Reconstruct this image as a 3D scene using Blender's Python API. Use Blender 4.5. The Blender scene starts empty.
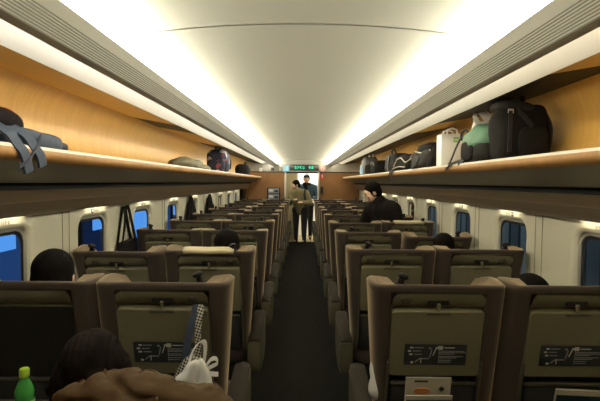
import bpy, bmesh, math, random
from mathutils import Vector, Matrix, noise

random.seed(7)
PI = math.pi
scene = bpy.context.scene
COL = scene.collection
CAMZ = 1.50
F = 460.0
Y0, Y1 = -0.55, 11.5          # car interior from behind the camera to the bulkhead


# ------------------------------------------------------------------ helpers
class MB:
    """collects geometry of one mesh"""
    def __init__(self):
        self.v = []; self.f = []; self.m = []

    def add(self, vs, fs, mat=0):
        o = len(self.v)
        self.v += [tuple(p) for p in vs]
        for f in fs:
            self.f.append([i + o for i in f]); self.m.append(mat)
        return self

    def box(self, c, s, mat=0, rot=None, bev=0.0):
        bm = bmesh.new()
        bmesh.ops.create_cube(bm, size=1.0)
        for q in bm.verts:
            q.co = Vector((q.co.x * s[0], q.co.y * s[1], q.co.z * s[2]))
        if bev > 0:
            bmesh.ops.bevel(bm, geom=bm.edges[:], offset=bev, segments=2, affect='EDGES', profile=0.6)
        R = rot if rot is not None else Matrix.Identity(3)
        bm.verts.index_update()
        self.add([R @ q.co + Vector(c) for q in bm.verts], [[q.index for q in f.verts] for f in bm.faces], mat)
        bm.free(); return self

    def ell(self, c, r, mat=0, rot=None, e=1.0, nu=20, nv=12, amp=0.0, seed=0.0, freq=8.0):
        """ellipsoid / superellipsoid (e<1 boxier) with an optional soft crumple"""
        R = rot if rot is not None else Matrix.Identity(3)
        def sp(a): return math.copysign(abs(a) ** e, a)
        vs = []
        for j in range(nv + 1):
            ph = -PI / 2 + PI * j / nv
            for i in range(nu):
                th = 2 * PI * i / nu
                p = Vector((r[0] * sp(math.cos(ph)) * sp(math.cos(th)), r[1] * sp(math.cos(ph)) * sp(math.sin(th)), r[2] * sp(math.sin(ph))))
                if amp:
                    n = noise.noise(p * freq + Vector((seed, seed * 1.7, -seed)))
                    p = p + p.normalized() * (amp * n)
                vs.append(R @ p + Vector(c))
        fs = []
        for j in range(nv):
            for i in range(nu):
                a, b = j * nu + i, j * nu + (i + 1) % nu
                fs.append([a, b, b + nu, a + nu])
        return self.add(vs, fs, mat)

    def tube(self, path, r, n=8, mat=0, cap=True):
        path = [Vector(p) for p in path]
        rs = r if isinstance(r, (list, tuple)) else [r] * len(path)
        vs = []; prev = None
        for k, p in enumerate(path):
            t = (path[min(k + 1, len(path) - 1)] - path[max(k - 1, 0)])
            t = t.normalized() if t.length > 1e-9 else Vector((0, 0, 1))
            if prev is None:
                a = Vector((1, 0, 0)) if abs(t.x) < 0.8 else Vector((0, 0, 1))
                u = (a - t * a.dot(t)).normalized()
            else:
                u = (prev - t * prev.dot(t)).normalized()
            prev = u; w = t.cross(u)
            for i in range(n):
                an = 2 * PI * i / n
                vs.append(p + (u * math.cos(an) + w * math.sin(an)) * rs[k])
        fs = []
        for k in range(len(path) - 1):
            for i in range(n):
                a, b = k * n + i, k * n + (i + 1) % n
                fs.append([a, b, b + n, a + n])
        if cap:
            fs.append(list(range(n))[::-1]); L = (len(path) - 1) * n
            fs.append([L + i for i in range(n)])
        return self.add(vs, fs, mat)

    def ribbon(self, path, wdir, w, t=0.006, mat=0):
        path = [Vector(p) for p in path]
        if len(path) > 2:
            sm = []
            for k in range(len(path) - 1):
                p0, p1, p2, p3 = path[max(k - 1, 0)], path[k], path[k + 1], path[min(k + 2, len(path) - 1)]
                for q in range(4):
                    u = q / 4
                    sm.append(.5 * (2 * p1 + (p2 - p0) * u + (2 * p0 - 5 * p1 + 4 * p2 - p3) * u * u + (3 * p1 - p0 - 3 * p2 + p3) * u ** 3))
            path = sm + [path[-1]]
        wd = Vector(wdir).normalized() * (w / 2)
        vs = []
        for k, p in enumerate(path):
            tg = (path[min(k + 1, len(path) - 1)] - path[max(k - 1, 0)]).normalized()
            nn = tg.cross(wd).normalized() * (t / 2)
            vs += [p - wd - nn, p + wd - nn, p + wd + nn, p - wd + nn]
        fs = []
        for k in range(len(path) - 1):
            for i in range(4):
                a, b = 4 * k + i, 4 * k + (i + 1) % 4
                fs.append([a, b, b + 4, a + 4])
        fs.append([3, 2, 1, 0]); L = 4 * (len(path) - 1); fs.append([L, L + 1, L + 2, L + 3])
        return self.add(vs, fs, mat)

    def lathe(self, c, prof, n=24, mat=0):
        vs = []
        for (r, z) in prof:
            for i in range(n):
                a = 2 * PI * i / n
                vs.append((c[0] + r * math.cos(a), c[1] + r * math.sin(a), c[2] + z))
        fs = []
        for k in range(len(prof) - 1):
            for i in range(n):
                a, b = k * n + i, k * n + (i + 1) % n
                fs.append([a, b, b + n, a + n])
        return self.add(vs, fs, mat)

    def sweep(self, prof, ys, s=1, mat=0):
        """profile of (X, height over the floor) run along the car; s mirrors to a side"""
        n = len(prof); vs = []
        for y in ys:
            for (x, z) in prof: vs.append((s * x, y, z))
        fs = []
        for k in range(len(ys) - 1):
            for i in range(n - 1):
                a = k * n + i
                q = [a, a + 1, a + 1 + n, a + n]
                fs.append(q if s > 0 else q[::-1])
        return self.add(vs, fs, mat)

    def quad(self, a, b, c, d, mat=0):
        return self.add([a, b, c, d], [[0, 1, 2, 3]], mat)

    def loops(self, loops, close0=True, close1=True, mat=0):
        n = len(loops[0]); vs = [p for l in loops for p in l]; fs = []
        for k in range(len(loops) - 1):
            for i in range(n):
                a, b = k * n + i, k * n + (i + 1) % n
                fs.append([a, b, b + n, a + n])
        if close0: fs.append(list(range(n))[::-1])
        if close1: fs.append([(len(loops) - 1) * n + i for i in range(n)])
        return self.add(vs, fs, mat)


def finish(me, smooth):
    bm = bmesh.new(); bm.from_mesh(me)
    bmesh.ops.remove_doubles(bm, verts=bm.verts[:], dist=1e-6)
    bmesh.ops.recalc_face_normals(bm, faces=bm.faces[:])
    bm.to_mesh(me); bm.free()
    if smooth:
        for p in me.polygons: p.use_smooth = True
        try: me.set_sharp_from_angle(angle=math.radians(smooth if smooth > 1 else 40))
        except Exception: pass


def obj(name, mb, mats, parent=None, smooth=40, loc=None):
    me = bpy.data.meshes.new(name)
    me.from_pydata(mb.v, [], mb.f)
    mats = mats if isinstance(mats, (list, tuple)) else [mats]
    for m in mats: me.materials.append(m)
    for p, k in zip(me.polygons, mb.m): p.material_index = k
    finish(me, smooth)
    o = bpy.data.objects.new(name, me); COL.objects.link(o)
    if parent is not None: o.parent = parent
    if loc is not None: o.location = loc
    return o


def empty(name, loc=(0, 0, 0), rz=0.0):
    o = bpy.data.objects.new(name, None); COL.objects.link(o)
    o.empty_display_size = 0.05
    o.location = loc; o.rotation_euler = (0, 0, rz); return o


def tag(o, label, cat, group=None):
    o['label'] = label; o['category'] = cat
    if group: o['group'] = group
    return o


def struct(o): o['kind'] = 'structure'; return o


def blob(name, prims, mat, parent=None, voxel=0.012, smooth_it=4, loc=None, quilt=None):
    """one continuous surface grown over capsules and ellipsoids"""
    mb = MB()
    for p in prims:
        if p[0] == 'c':
            a, ra, b, rb = Vector(p[1]), p[2], Vector(p[3]), p[4]
            mb.tube([a, a.lerp(b, .5), b], [ra, (ra + rb) / 2, rb], n=14)
            mb.ell(a, (ra,) * 3, nu=14, nv=8); mb.ell(b, (rb,) * 3, nu=14, nv=8)
        else:
            mb.ell(p[1], p[2], rot=p[3] if len(p) > 3 else None, nu=22, nv=14)
    me = bpy.data.meshes.new(name); me.from_pydata(mb.v, [], mb.f)
    bm = bmesh.new(); bm.from_mesh(me); bmesh.ops.remove_doubles(bm, verts=bm.verts[:], dist=1e-7)
    bmesh.ops.recalc_face_normals(bm, faces=bm.faces[:]); bm.to_mesh(me); bm.free()
    t = bpy.data.objects.new(name + '_t', me); COL.objects.link(t)
    r = t.modifiers.new('r', 'REMESH'); r.mode = 'VOXEL'; r.voxel_size = voxel; r.use_smooth_shade = True
    s = t.modifiers.new('s', 'SMOOTH'); s.iterations = smooth_it; s.factor = 0.5
    dg = bpy.context.evaluated_depsgraph_get(); dg.update()
    out = bpy.data.meshes.new_from_object(t.evaluated_get(dg))
    bpy.data.objects.remove(t); bpy.data.meshes.remove(me)
    out.name = name; out.materials.clear(); out.materials.append(mat)
    if quilt:                                   # stitched channels and crumples of a padded coat
        ax, per, amp = Vector(quilt[0]).normalized(), quilt[1], quilt[2]
        for q in out.vertices:
            n1 = noise.noise(q.co * 9.0)
            n2 = noise.noise(q.co * 22.0 + Vector((3, 1, 2)))
            ph = q.co.dot(ax) / per + .35 * n1
            dd = abs(ph - round(ph)); q.co += q.normal * (amp * (.35 * math.sin(PI * min(dd, .5)) - .75 * math.exp(-(dd / .11) ** 2)) + amp * .9 * n2)
    for p in out.polygons: p.use_smooth = True
    o = bpy.data.objects.new(name, out); COL.objects.link(o)
    if parent is not None: o.parent = parent
    if loc is not None: o.location = loc
    return o


# ------------------------------------------------------------------ materials
def mat(name, col, rough=0.6, metal=0.0, spec=0.5, noise_amt=0.0, scale=40.0, bump=0.0, sheen=0.0, stretch=None, sheentint=(1, 1, 1)):
    m = bpy.data.materials.new(name); m.use_nodes = True
    nt = m.node_tree; b = nt.nodes['Principled BSDF']
    b.inputs['Base Color'].default_value = (*col, 1); b.inputs['Roughness'].default_value = rough
    b.inputs['Metallic'].default_value = metal; b.inputs['Specular IOR Level'].default_value = spec
    if sheen:
        b.inputs['Sheen Weight'].default_value = sheen; b.inputs['Sheen Roughness'].default_value = 0.4; b.inputs['Sheen Tint'].default_value = (*sheentint, 1)
    if noise_amt or bump:
        tc = nt.nodes.new('ShaderNodeTexCoord'); mp = nt.nodes.new('ShaderNodeMapping')
        if stretch: mp.inputs['Scale'].default_value = stretch
        nz = nt.nodes.new('ShaderNodeTexNoise'); nz.inputs['Scale'].default_value = scale; nz.inputs['Detail'].default_value = 4
        nt.links.new(tc.outputs['Object'], mp.inputs['Vector']); nt.links.new(mp.outputs['Vector'], nz.inputs['Vector'])
        if noise_amt:
            mx = nt.nodes.new('ShaderNodeMixRGB'); mx.blend_type = 'MIX'
            mx.inputs['Color1'].default_value = (*[c * (1 - noise_amt) for c in col], 1)
            mx.inputs['Color2'].default_value = (*[min(1, c * (1 + noise_amt)) for c in col], 1)
            nt.links.new(nz.outputs['Fac'], mx.inputs['Fac']); nt.links.new(mx.outputs['Color'], b.inputs['Base Color'])
        if bump:
            bp = nt.nodes.new('ShaderNodeBump'); bp.inputs['Strength'].default_value = bump; bp.inputs['Distance'].default_value = 0.004
            nt.links.new(nz.outputs['Fac'], bp.inputs['Height']); nt.links.new(bp.outputs['Normal'], b.inputs['Normal'])
    return m


def emit(name, col, strength):
    m = bpy.data.materials.new(name); m.use_nodes = True
    nt = m.node_tree; nt.nodes.clear()
    e = nt.nodes.new('ShaderNodeEmission'); o = nt.nodes.new('ShaderNodeOutputMaterial')
    e.inputs['Color'].default_value = (*col, 1); e.inputs['Strength'].default_value = strength
    nt.links.new(e.outputs[0], o.inputs['Surface']); return m


def wood_mat(name, c1, c2, rough=0.45, vertical=True):
    m = bpy.data.materials.new(name); m.use_nodes = True
    nt = m.node_tree; b = nt.nodes['Principled BSDF']; b.inputs['Roughness'].default_value = rough
    tc = nt.nodes.new('ShaderNodeTexCoord'); mp = nt.nodes.new('ShaderNodeMapping')
    mp.inputs['Scale'].default_value = (3.0, 30.0, 3.0) if vertical else (30.0, 3.0, 30.0)
    nz = nt.nodes.new('ShaderNodeTexNoise'); nz.inputs['Scale'].default_value = 1.0; nz.inputs['Detail'].default_value = 6
    nz.inputs['Distortion'].default_value = 0.8
    rp = nt.nodes.new('ShaderNodeValToRGB')
    rp.color_ramp.elements[0].position = 0.3; rp.color_ramp.elements[0].color = (*c1, 1)
    rp.color_ramp.elements[1].position = 0.7; rp.color_ramp.elements[1].color = (*c2, 1)
    nt.links.new(tc.outputs['Object'], mp.inputs['Vector']); nt.links.new(mp.outputs['Vector'], nz.inputs['Vector'])
    nt.links.new(nz.outputs['Fac'], rp.inputs['Fac']); nt.links.new(rp.outputs['Color'], b.inputs['Base Color'])
    return m


def check_mat(name, c1, c2, scale):
    m = mat(name, c1, 0.8); nt = m.node_tree; b = nt.nodes['Principled BSDF']
    tc = nt.nodes.new('ShaderNodeTexCoord'); ck = nt.nodes.new('ShaderNodeTexChecker'); ck.inputs['Scale'].default_value = scale
    mp = nt.nodes.new('ShaderNodeMapping'); mp.inputs['Rotation'].default_value = (0.0, 0.5, 0.0)
    mp.inputs['Location'].default_value = (0.003, 0.31, 0.0); mp.inputs['Scale'].default_value = (1, 0.02, 1)
    ck.inputs['Color1'].default_value = (*c1, 1); ck.inputs['Color2'].default_value = (*c2, 1)
    nt.links.new(tc.outputs['Object'], mp.inputs['Vector']); nt.links.new(mp.outputs['Vector'], ck.inputs['Vector'])
    nt.links.new(ck.outputs['Color'], b.inputs['Base Color']); return m


def print_mat(name, cols, scale):
    """bold printed cloth: cells of different colours"""
    m = mat(name, cols[0], 0.75); nt = m.node_tree; b = nt.nodes['Principled BSDF']
    tc = nt.nodes.new('ShaderNodeTexCoord'); vo = nt.nodes.new('ShaderNodeTexVoronoi'); vo.inputs['Scale'].default_value = scale
    sp = nt.nodes.new('ShaderNodeSeparateColor'); rp = nt.nodes.new('ShaderNodeValToRGB'); rp.color_ramp.interpolation = 'CONSTANT'
    while len(rp.color_ramp.elements) < len(cols): rp.color_ramp.elements.new(0.5)
    for i, c in enumerate(cols):
        rp.color_ramp.elements[i].position = i / len(cols); rp.color_ramp.elements[i].color = (*c, 1)
    nt.links.new(tc.outputs['Object'], vo.inputs['Vector']); nt.links.new(vo.outputs['Color'], sp.inputs['Color'])
    nt.links.new(sp.outputs[0], rp.inputs['Fac']); nt.links.new(rp.outputs['Color'], b.inputs['Base Color']); return m


def glass_mat():
    m = bpy.data.materials.new('window_glass'); m.use_nodes = True; nt = m.node_tree; nt.nodes.clear()
    t = nt.nodes.new('ShaderNodeBsdfTransparent'); t.inputs['Color'].default_value = (.86, .89, .90, 1)
    g = nt.nodes.new('ShaderNodeBsdfGlossy'); g.inputs['Roughness'].default_value = 0.02
    fr = nt.nodes.new('ShaderNodeFresnel'); fr.inputs['IOR'].default_value = 1.12
    mx = nt.nodes.new('ShaderNodeMixShader'); o = nt.nodes.new('ShaderNodeOutputMaterial')
    nt.links.new(fr.outputs[0], mx.inputs[0]); nt.links.new(t.outputs[0], mx.inputs[1]); nt.links.new(g.outputs[0], mx.inputs[2])
    nt.links.new(mx.outputs[0], o.inputs['Surface']); return m


M = dict(
    ceiling=mat('ceiling_white', (.74, .725, .62), .55),
    panel=mat('duct_grey', (.86, .84, .74), .45),
    lip=mat('duct_lip', (.30, .25, .18), .45),
    reflector=mat('reflector_white', (.93, .93, .90), .5),
    dark_refl=mat('painted_dark_reflection', (.004, .0035, .003), .5, 0, .12),
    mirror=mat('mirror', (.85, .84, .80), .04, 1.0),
    wood=wood_mat('rack_wood', (.54, .315, .073), (.62, .375, .096)),
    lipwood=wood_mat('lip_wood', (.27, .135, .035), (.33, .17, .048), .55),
    endwood=wood_mat('bulkhead_wood', (.20, .092, .026), (.26, .122, .034)),
    trim=mat('edge_metal', (.46, .43, .36), .5, .1),
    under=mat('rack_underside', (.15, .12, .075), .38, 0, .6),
    groove=mat('duct_groove', (.36, .34, .28), .7),
    slot=mat('slot_black', (.006, .006, .006), .9),
    brown=mat('pelmet_brown', (.15, .108, .066), .32, 0, .6, noise_amt=.12, scale=6, stretch=(30, 1, 30)),
    cream=mat('wall_cream', (.66, .635, .50), .5),
    joint=mat('ceiling_joint', (.50, .48, .40), .7),
    seam=mat('wall_seam', (.33, .30, .23), .7),
    alu=mat('window_rim', (.50, .48, .42), .35, .4),
    gasket=mat('gasket', (.012, .012, .013), .6),
    glass=glass_mat(),
    floor=mat('carpet', (.009, .008, .0065), .95, 0, .12, noise_amt=.25, scale=300, bump=.3),
    fabric=mat('seat_fabric', (.048, .036, .030), .9, 0, .12, noise_amt=.14, scale=420, bump=.12, sheen=.6, sheentint=(1, .78, .5)),
    olive=mat('seat_plastic', (.140, .126, .072), .55, 0, .35),
    olive_m=mat('armrest_plastic', (.082, .074, .044), .6, 0, .25),
    olive_d=mat('seat_plastic_dark', (.055, .049, .032), .55),
    dark=mat('dark_plastic', (.018, .016, .014), .6, 0, .2),
    net=mat('pocket_net', (.016, .015, .013), .9, noise_amt=.4, scale=500),
    pad=mat('armrest_pad', (.024, .019, .014), .75, 0, .12),
    cushion=mat('seat_cushion', (.05, .035, .028), .95),
    coverc=mat('headrest_cloth', (.50, .42, .27), .9),
    stick=mat('sticker_black', (.016, .019, .020), .45),
    stickw=mat('sticker_print', (.48, .48, .43), .6),
    stickg=mat('sticker_print_dim', (.26, .265, .245), .6),
    black=mat('black_nylon', (.010, .009, .008), .85, 0, .15, noise_amt=.3, scale=30, bump=.25),
    black2=mat('black_cloth', (.011, .009, .0085), .95, 0, .1, noise_amt=.3, scale=60, bump=.3),
    charcoal=mat('charcoal_nylon', (.018, .0175, .0155), .75, 0, .2, bump=.3, noise_amt=.3, scale=40),
    strap=mat('black_strap', (.008, .008, .008), .8),
    buckle=mat('buckle', (.45, .44, .40), .3, .8),
    greybag=mat('grey_nylon', (.10, .105, .11), .7, noise_amt=.3, scale=25, bump=.3),
    bluegrey=mat('bluegrey_nylon', (.020, .032, .054), .75, noise_amt=.3, scale=30, bump=.3),
    lightblue=mat('light_blue_cloth', (.23, .36, .48), .8),
    navy=mat('navy_cloth', (.018, .02, .032), .9, noise_amt=.3, scale=30, bump=.3),
    red=mat('red_cloth', (.42, .05, .03), .8),
    khaki=mat('khaki_cloth', (.14, .125, .075), .9, noise_amt=.35, scale=35, bump=.5),
    green=mat('green_nylon', (.075, .165, .105), .6, noise_amt=.3, scale=25, bump=.4),
    white=mat('white_paper', (.82, .82, .80), .5),
    whitep=mat('white_plastic_film', (.74, .74, .72), .35),
    grn_label=mat('green_print', (.28, .52, .12), .6),
    printed=print_mat('printed_cloth', [(.012, .015, .032), (.02, .024, .05), (.40, .40, .44), (.20, .035, .045), (.012, .015, .032), (.015, .018, .04)], 17),
    check=check_mat('houndstooth', (.30, .28, .23), (.012, .012, .012), 130),
    hair=mat('black_hair', (.005, .004, .0036), .85, 0, .06, bump=.4, scale=120, noise_amt=.4, stretch=(1, 1, .15)),
    hairb=mat('brown_hair', (.0065, .0042, .0032), .8, 0, .06, bump=.5, scale=90, noise_amt=.4, stretch=(1, 1, .15)),
    skin=mat('skin', (.52, .33, .23), .55),
    coat=mat('brown_puffer', (.056, .031, .0125), .7, 0, .12, noise_amt=.25, scale=26, bump=.9),
    jacket=mat('khaki_jacket', (.15, .125, .06), .85, noise_amt=.2, scale=30, bump=.3),
    bluejk=mat('blue_jacket', (.035, .08, .12), .8),
    trousers=mat('black_trousers', (.012, .011, .011), .9),
    shoe=mat('shoe', (.02, .016, .013), .5),
    beige=mat('beige_door', (.45, .38, .22), .5),
    lamp=emit('cove_lens', (1.0, .95, .77), 36.0),
    racklamp=emit('rack_tube', (1.0, .95, .78), 34.0), racklamp2=emit('rack_tube_weak', (1.0, .90, .66), 25.0),
    readlamp=emit('reading_lens', (1.0, .90, .66), 13.0),
    led=emit('led_green', (.06, .9, .5), 1.5),
    ledpanel=mat('led_panel', (.012, .016, .016), .3),
    sign_blue=emit('sign_cyan', (.40, .85, .92), .9),
    sign_white=mat('sign_white', (.8, .8, .78), .5),
    sign_red=mat('sign_red', (.55, .035, .03), .5),
    band=mat('band_grey', (.30, .29, .25), .5),
    vest=mat('vestibule_white', (.78, .77, .70), .5),
    vestlamp=emit('vestibule_lamp', (1.0, .96, .86), 24.0),
    facade=mat('facade_navy', (.02, .05, .13), .6),
    litblue=emit('lit_blue_pane', (.10, .36, .95), 1.0),
    litmid=emit('mid_blue_pane', (.03, .10, .33), .5),
    litdim=emit('dim_blue_pane', (.02, .05, .16), 0.3),
    cladding=mat('cladding_blue', (.36, .43, .44), .6), cladding_dark=mat('cladding_painted_shade', (.03, .05, .06), .7), cladding_mid=mat('cladding_grey', (.18, .21, .22), .6),
    ground=mat('track_ground', (.03, .03, .035), .95),
    bottle=mat('green_bottle', (.05, .26, .05), .2),
    cap=mat('yellowgreen_cap', (.28, .42, .03), .4),
    blabel=mat('bottle_label', (.26, .46, .24), .4),
    orange=mat('orange_print', (.50, .20, .06), .5),
    magred=mat('magenta_print', (.30, .08, .14), .5),
    paper=mat('magazine_paper', (.34, .31, .24), .5),
    leaflet=mat('leaflet_grey', (.26, .29, .33), .5),
    teal=mat('teal_print', (.015, .035, .042), .4),
)

# ------------------------------------------------------------------ the car shell
ys_full = [Y0, 0.7, 2.5, 4.5, 6.5, 8.5, 10.5, Y1]
H = CAMZ
XW = 1.43                      # wall plane
WIN_Y = [2.19 + 0.98 * k for k in range(9)]
WZ0, WZ1, WTOP = 0.60, 1.262, 1.335

# floor
mb = MB(); mb.box((0, (Y0 + Y1) / 2, -0.03), (3.1, Y1 - Y0, 0.06))
struct(obj('floor', mb, M['floor']))

# ceiling: arched panels with a joint, and the roof above
mb = MB()
xs = [-.665 + 1.33 * i / 24 for i in range(25)]
arch = lambda x: H + .552 - .115 * x * x
joints = [1.63, 5.75, 9.9]
edges = [Y0] + joints + [Y1]
for a, b in zip(edges[:-1], edges[1:]):
    mb.sweep([(x, arch(x)) for x in xs], [a + .004, b - .004], 1, 0)
for j in joints:
    mb.sweep([(x, arch(x) + .006) for x in xs], [j - .006, j + .006], 1, 1)
mb.box((0, (Y0 + Y1) / 2, 2.19), (3.1, Y1 - Y0, 0.05), 0)
struct(obj('ceiling', mb, [M['ceiling'], M['joint']]))


def rrect(cy, cz, hy, hz, r, n=8):
    """rounded rectangle in the (y, z) plane"""
    pts = []
    for (sy, sz, a0) in ((1, 1, 0), (-1, 1, 90), (-1, -1, 180), (1, -1, 270)):
        for i in range(n + 1):
            a = math.radians(a0 + 90 * i / n)
            pts.append((cy + sy * (hy - r) + r * math.cos(a), cz + sz * (hz - r) + r * math.sin(a)))
    return pts


cz, hz, hy = (WZ0 + WZ1) / 2, (WZ1 - WZ0) / 2, 0.235
for s, side in ((-1, 'left'), (1, 'right')):
    mb = MB()
    X = lambda x, y, z: (s * x, y, z)
    ya, yb = WIN_Y[0] - .49, WIN_Y[-1] + .49
    # plain stretches, and the sheet behind the rack that closes the shell
    mb.quad(X(XW, Y0, 0), X(XW, ya, 0), X(XW, ya, WTOP), X(XW, Y0, WTOP))
    mb.quad(X(XW, yb, 0), X(XW, Y1, 0), X(XW, Y1, WTOP), X(XW, yb, WTOP))
    mb.quad(X(XW, ya, 0), X(XW, yb, 0), X(XW, yb, .30), X(XW, ya, .30))
    mb.quad(X(XW, Y0, WTOP), X(XW, Y1, WTOP), X(XW + .10, Y1, WTOP), X(XW + .10, Y0, WTOP))
    mb.quad(X(XW + .10, Y0, WTOP), X(XW + .10, Y1, WTOP), X(XW + .10, Y1, 2.2), X(XW + .10, Y0, 2.2))
    mb.quad(X(XW + .10, Y0, 0), X(XW + .10, ya, 0), X(XW + .10, ya, WTOP), X(XW + .10, Y0, WTOP))
    for wy in WIN_Y:
        inner = rrect(wy, cz, hy + .018, hz + .018, .105)
        outer = []
        for (y, z) in inner:
            dy, dz = y - wy, z - cz
            # push each rim point out to the cell border
            ty = .49 / abs(dy) if abs(dy) > 1e-6 else 1e9
            lim = (WTOP - cz) if dz > 0 else (cz - .30)
            tz = lim / abs(dz) if abs(dz) > 1e-6 else 1e9
            t = min(ty, tz); outer.append((wy + dy * t, cz + dz * t))
        n = len(inner)
        lo = [X(XW, y, z) for (y, z) in outer]; li = [X(XW, y, z) for (y, z) in inner]
        mb.add(lo + li, [[i, (i + 1) % n, n + (i + 1) % n, n + i] for i in range(n)])
        for (cy2, cz2) in ((wy - .49, WTOP), (wy + .49, WTOP), (wy - .49, .30), (wy + .49, .30)):
            idx = sorted(range(n), key=lambda i: (outer[i][0] - cy2) ** 2 + (outer[i][1] - cz2) ** 2)
            ca = [i for i in idx if abs(outer[i][0] - cy2) < 1e-6][:1]; cb = [i for i in idx if abs(outer[i][1] - cz2) < 1e-6][:1]
            if ca and cb and ca[0] != cb[0]:
                mb.add([lo[ca[0]], X(XW, cy2, cz2), lo[cb[0]]], [[0, 1, 2]])
        for dy in (-.44, -.36):         # upright joints between the windows
            mb.box(X(XW - .001, wy + dy, .83), (.004, .004, 1.0), 1)
    struct(obj('wall_' + side, mb, [M['cream'], M['seam']]))

# windows
wn = 1
for s, side in ((-1, 'left'), (1, 'right')):
    for wy in WIN_Y:
        L = lambda pts, x: [(s * x, y, z) for (y, z) in pts]
        root = empty('window_%d' % wn, (s * XW, wy, WZ0)); struct(root); wn += 1
        off = Vector((-s * XW, -wy, -WZ0))
        sh = lambda lp: [tuple(Vector(p) + off) for p in lp]
        mb = MB()
        mb.loops([sh(L(rrect(wy, cz, hy + .018, hz + .018, .105), XW)), sh(L(rrect(wy, cz, hy + .006, hz + .006, .098), XW + .004)),
                  sh(L(rrect(wy, cz, hy - .004, hz - .004, .092), XW + .014)), sh(L(rrect(wy, cz, hy - .006, hz - .006, .09), XW + .026))], False, False, 0)
        obj('window_frame', mb, M['cream'], root)
        mb = MB()
        mb.loops([sh(L(rrect(wy, cz, hy - .006, hz - .006, .09), XW + .026)), sh(L(rrect(wy, cz, hy - .022, hz - .022, .08), XW + .029)),
                  sh(L(rrect(wy, cz, hy - .022, hz - .022, .08), XW + .036))], False, False, 0)
        obj('window_rim', mb, M['alu'], root)
        mb = MB()
        mb.loops([sh(L(rrect(wy, cz, hy - .022, hz - .022, .08), XW + .036)), sh(L(rrect(wy, cz, hy - .040, hz - .040, .066), XW + .040))], False, False, 0)
        mb.loops([sh(L(rrect(wy, cz, hy - .040, hz - .040, .066), XW + .040)), sh(L(rrect(wy, cz, hy + .26, hz + .06, .05), XW + .10))], False, False, 0)
        obj('gasket', mb, M['gasket'], root)
        lp = sh(L(rrect(wy, cz, hy - .036, hz - .036, .068), XW + .041))
        mb = MB(); mb.add(lp, [list(range(len(lp)))])
        obj('pane', mb, M['glass'], root, smooth=0)

# ducts with grooves between ceiling and rack, rack light, rack, pelmet: run along both sides
g0, g1, ng = (.627, H + .4220), (.6783, H + .3819), 8
for s in (-1, 1):
    prof = [(.660, H + .5005), (.668, H + .49), (.660, H + .466), (.640, H + .4585), (.623, H + .4600)]
    # underside of the duct
    under = [(.601, H + .4435), (.612, H + .4346), g0]
    for i in range(ng):
        t0, t1, t2 = i / ng, (i + .55) / ng, (i + .62) / ng
        P = lambda t, d=0: (g0[0] + (g1[0] - g0[0]) * t, g0[1] + (g1[1] - g0[1]) * t + d)
        under += [P(t0), P(t1), P(t1, .005), P(t2 + .3 / ng, .005)]
    under += [g1, (.690, H + .3762), (.703, H + .3742), (.713, H + .3785), (.717, H + .388), (.719, H + .452)]
    mb = MB(); mb.sweep(under, ys_full, s, 0)
    nu_ = len(under)
    for k in range(len(mb.m)):
        seg = k % (nu_ - 1)
        if seg >= nu_ - 6: mb.m[k] = 1
        elif 3 <= seg < nu_ - 6 and (seg - 3) % 4 != 0: mb.m[k] = 2
    struct(obj('trim_%d' % (1 if s < 0 else 2), mb, [M['panel'], M['lip'], M['groove']], smooth=30))

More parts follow.
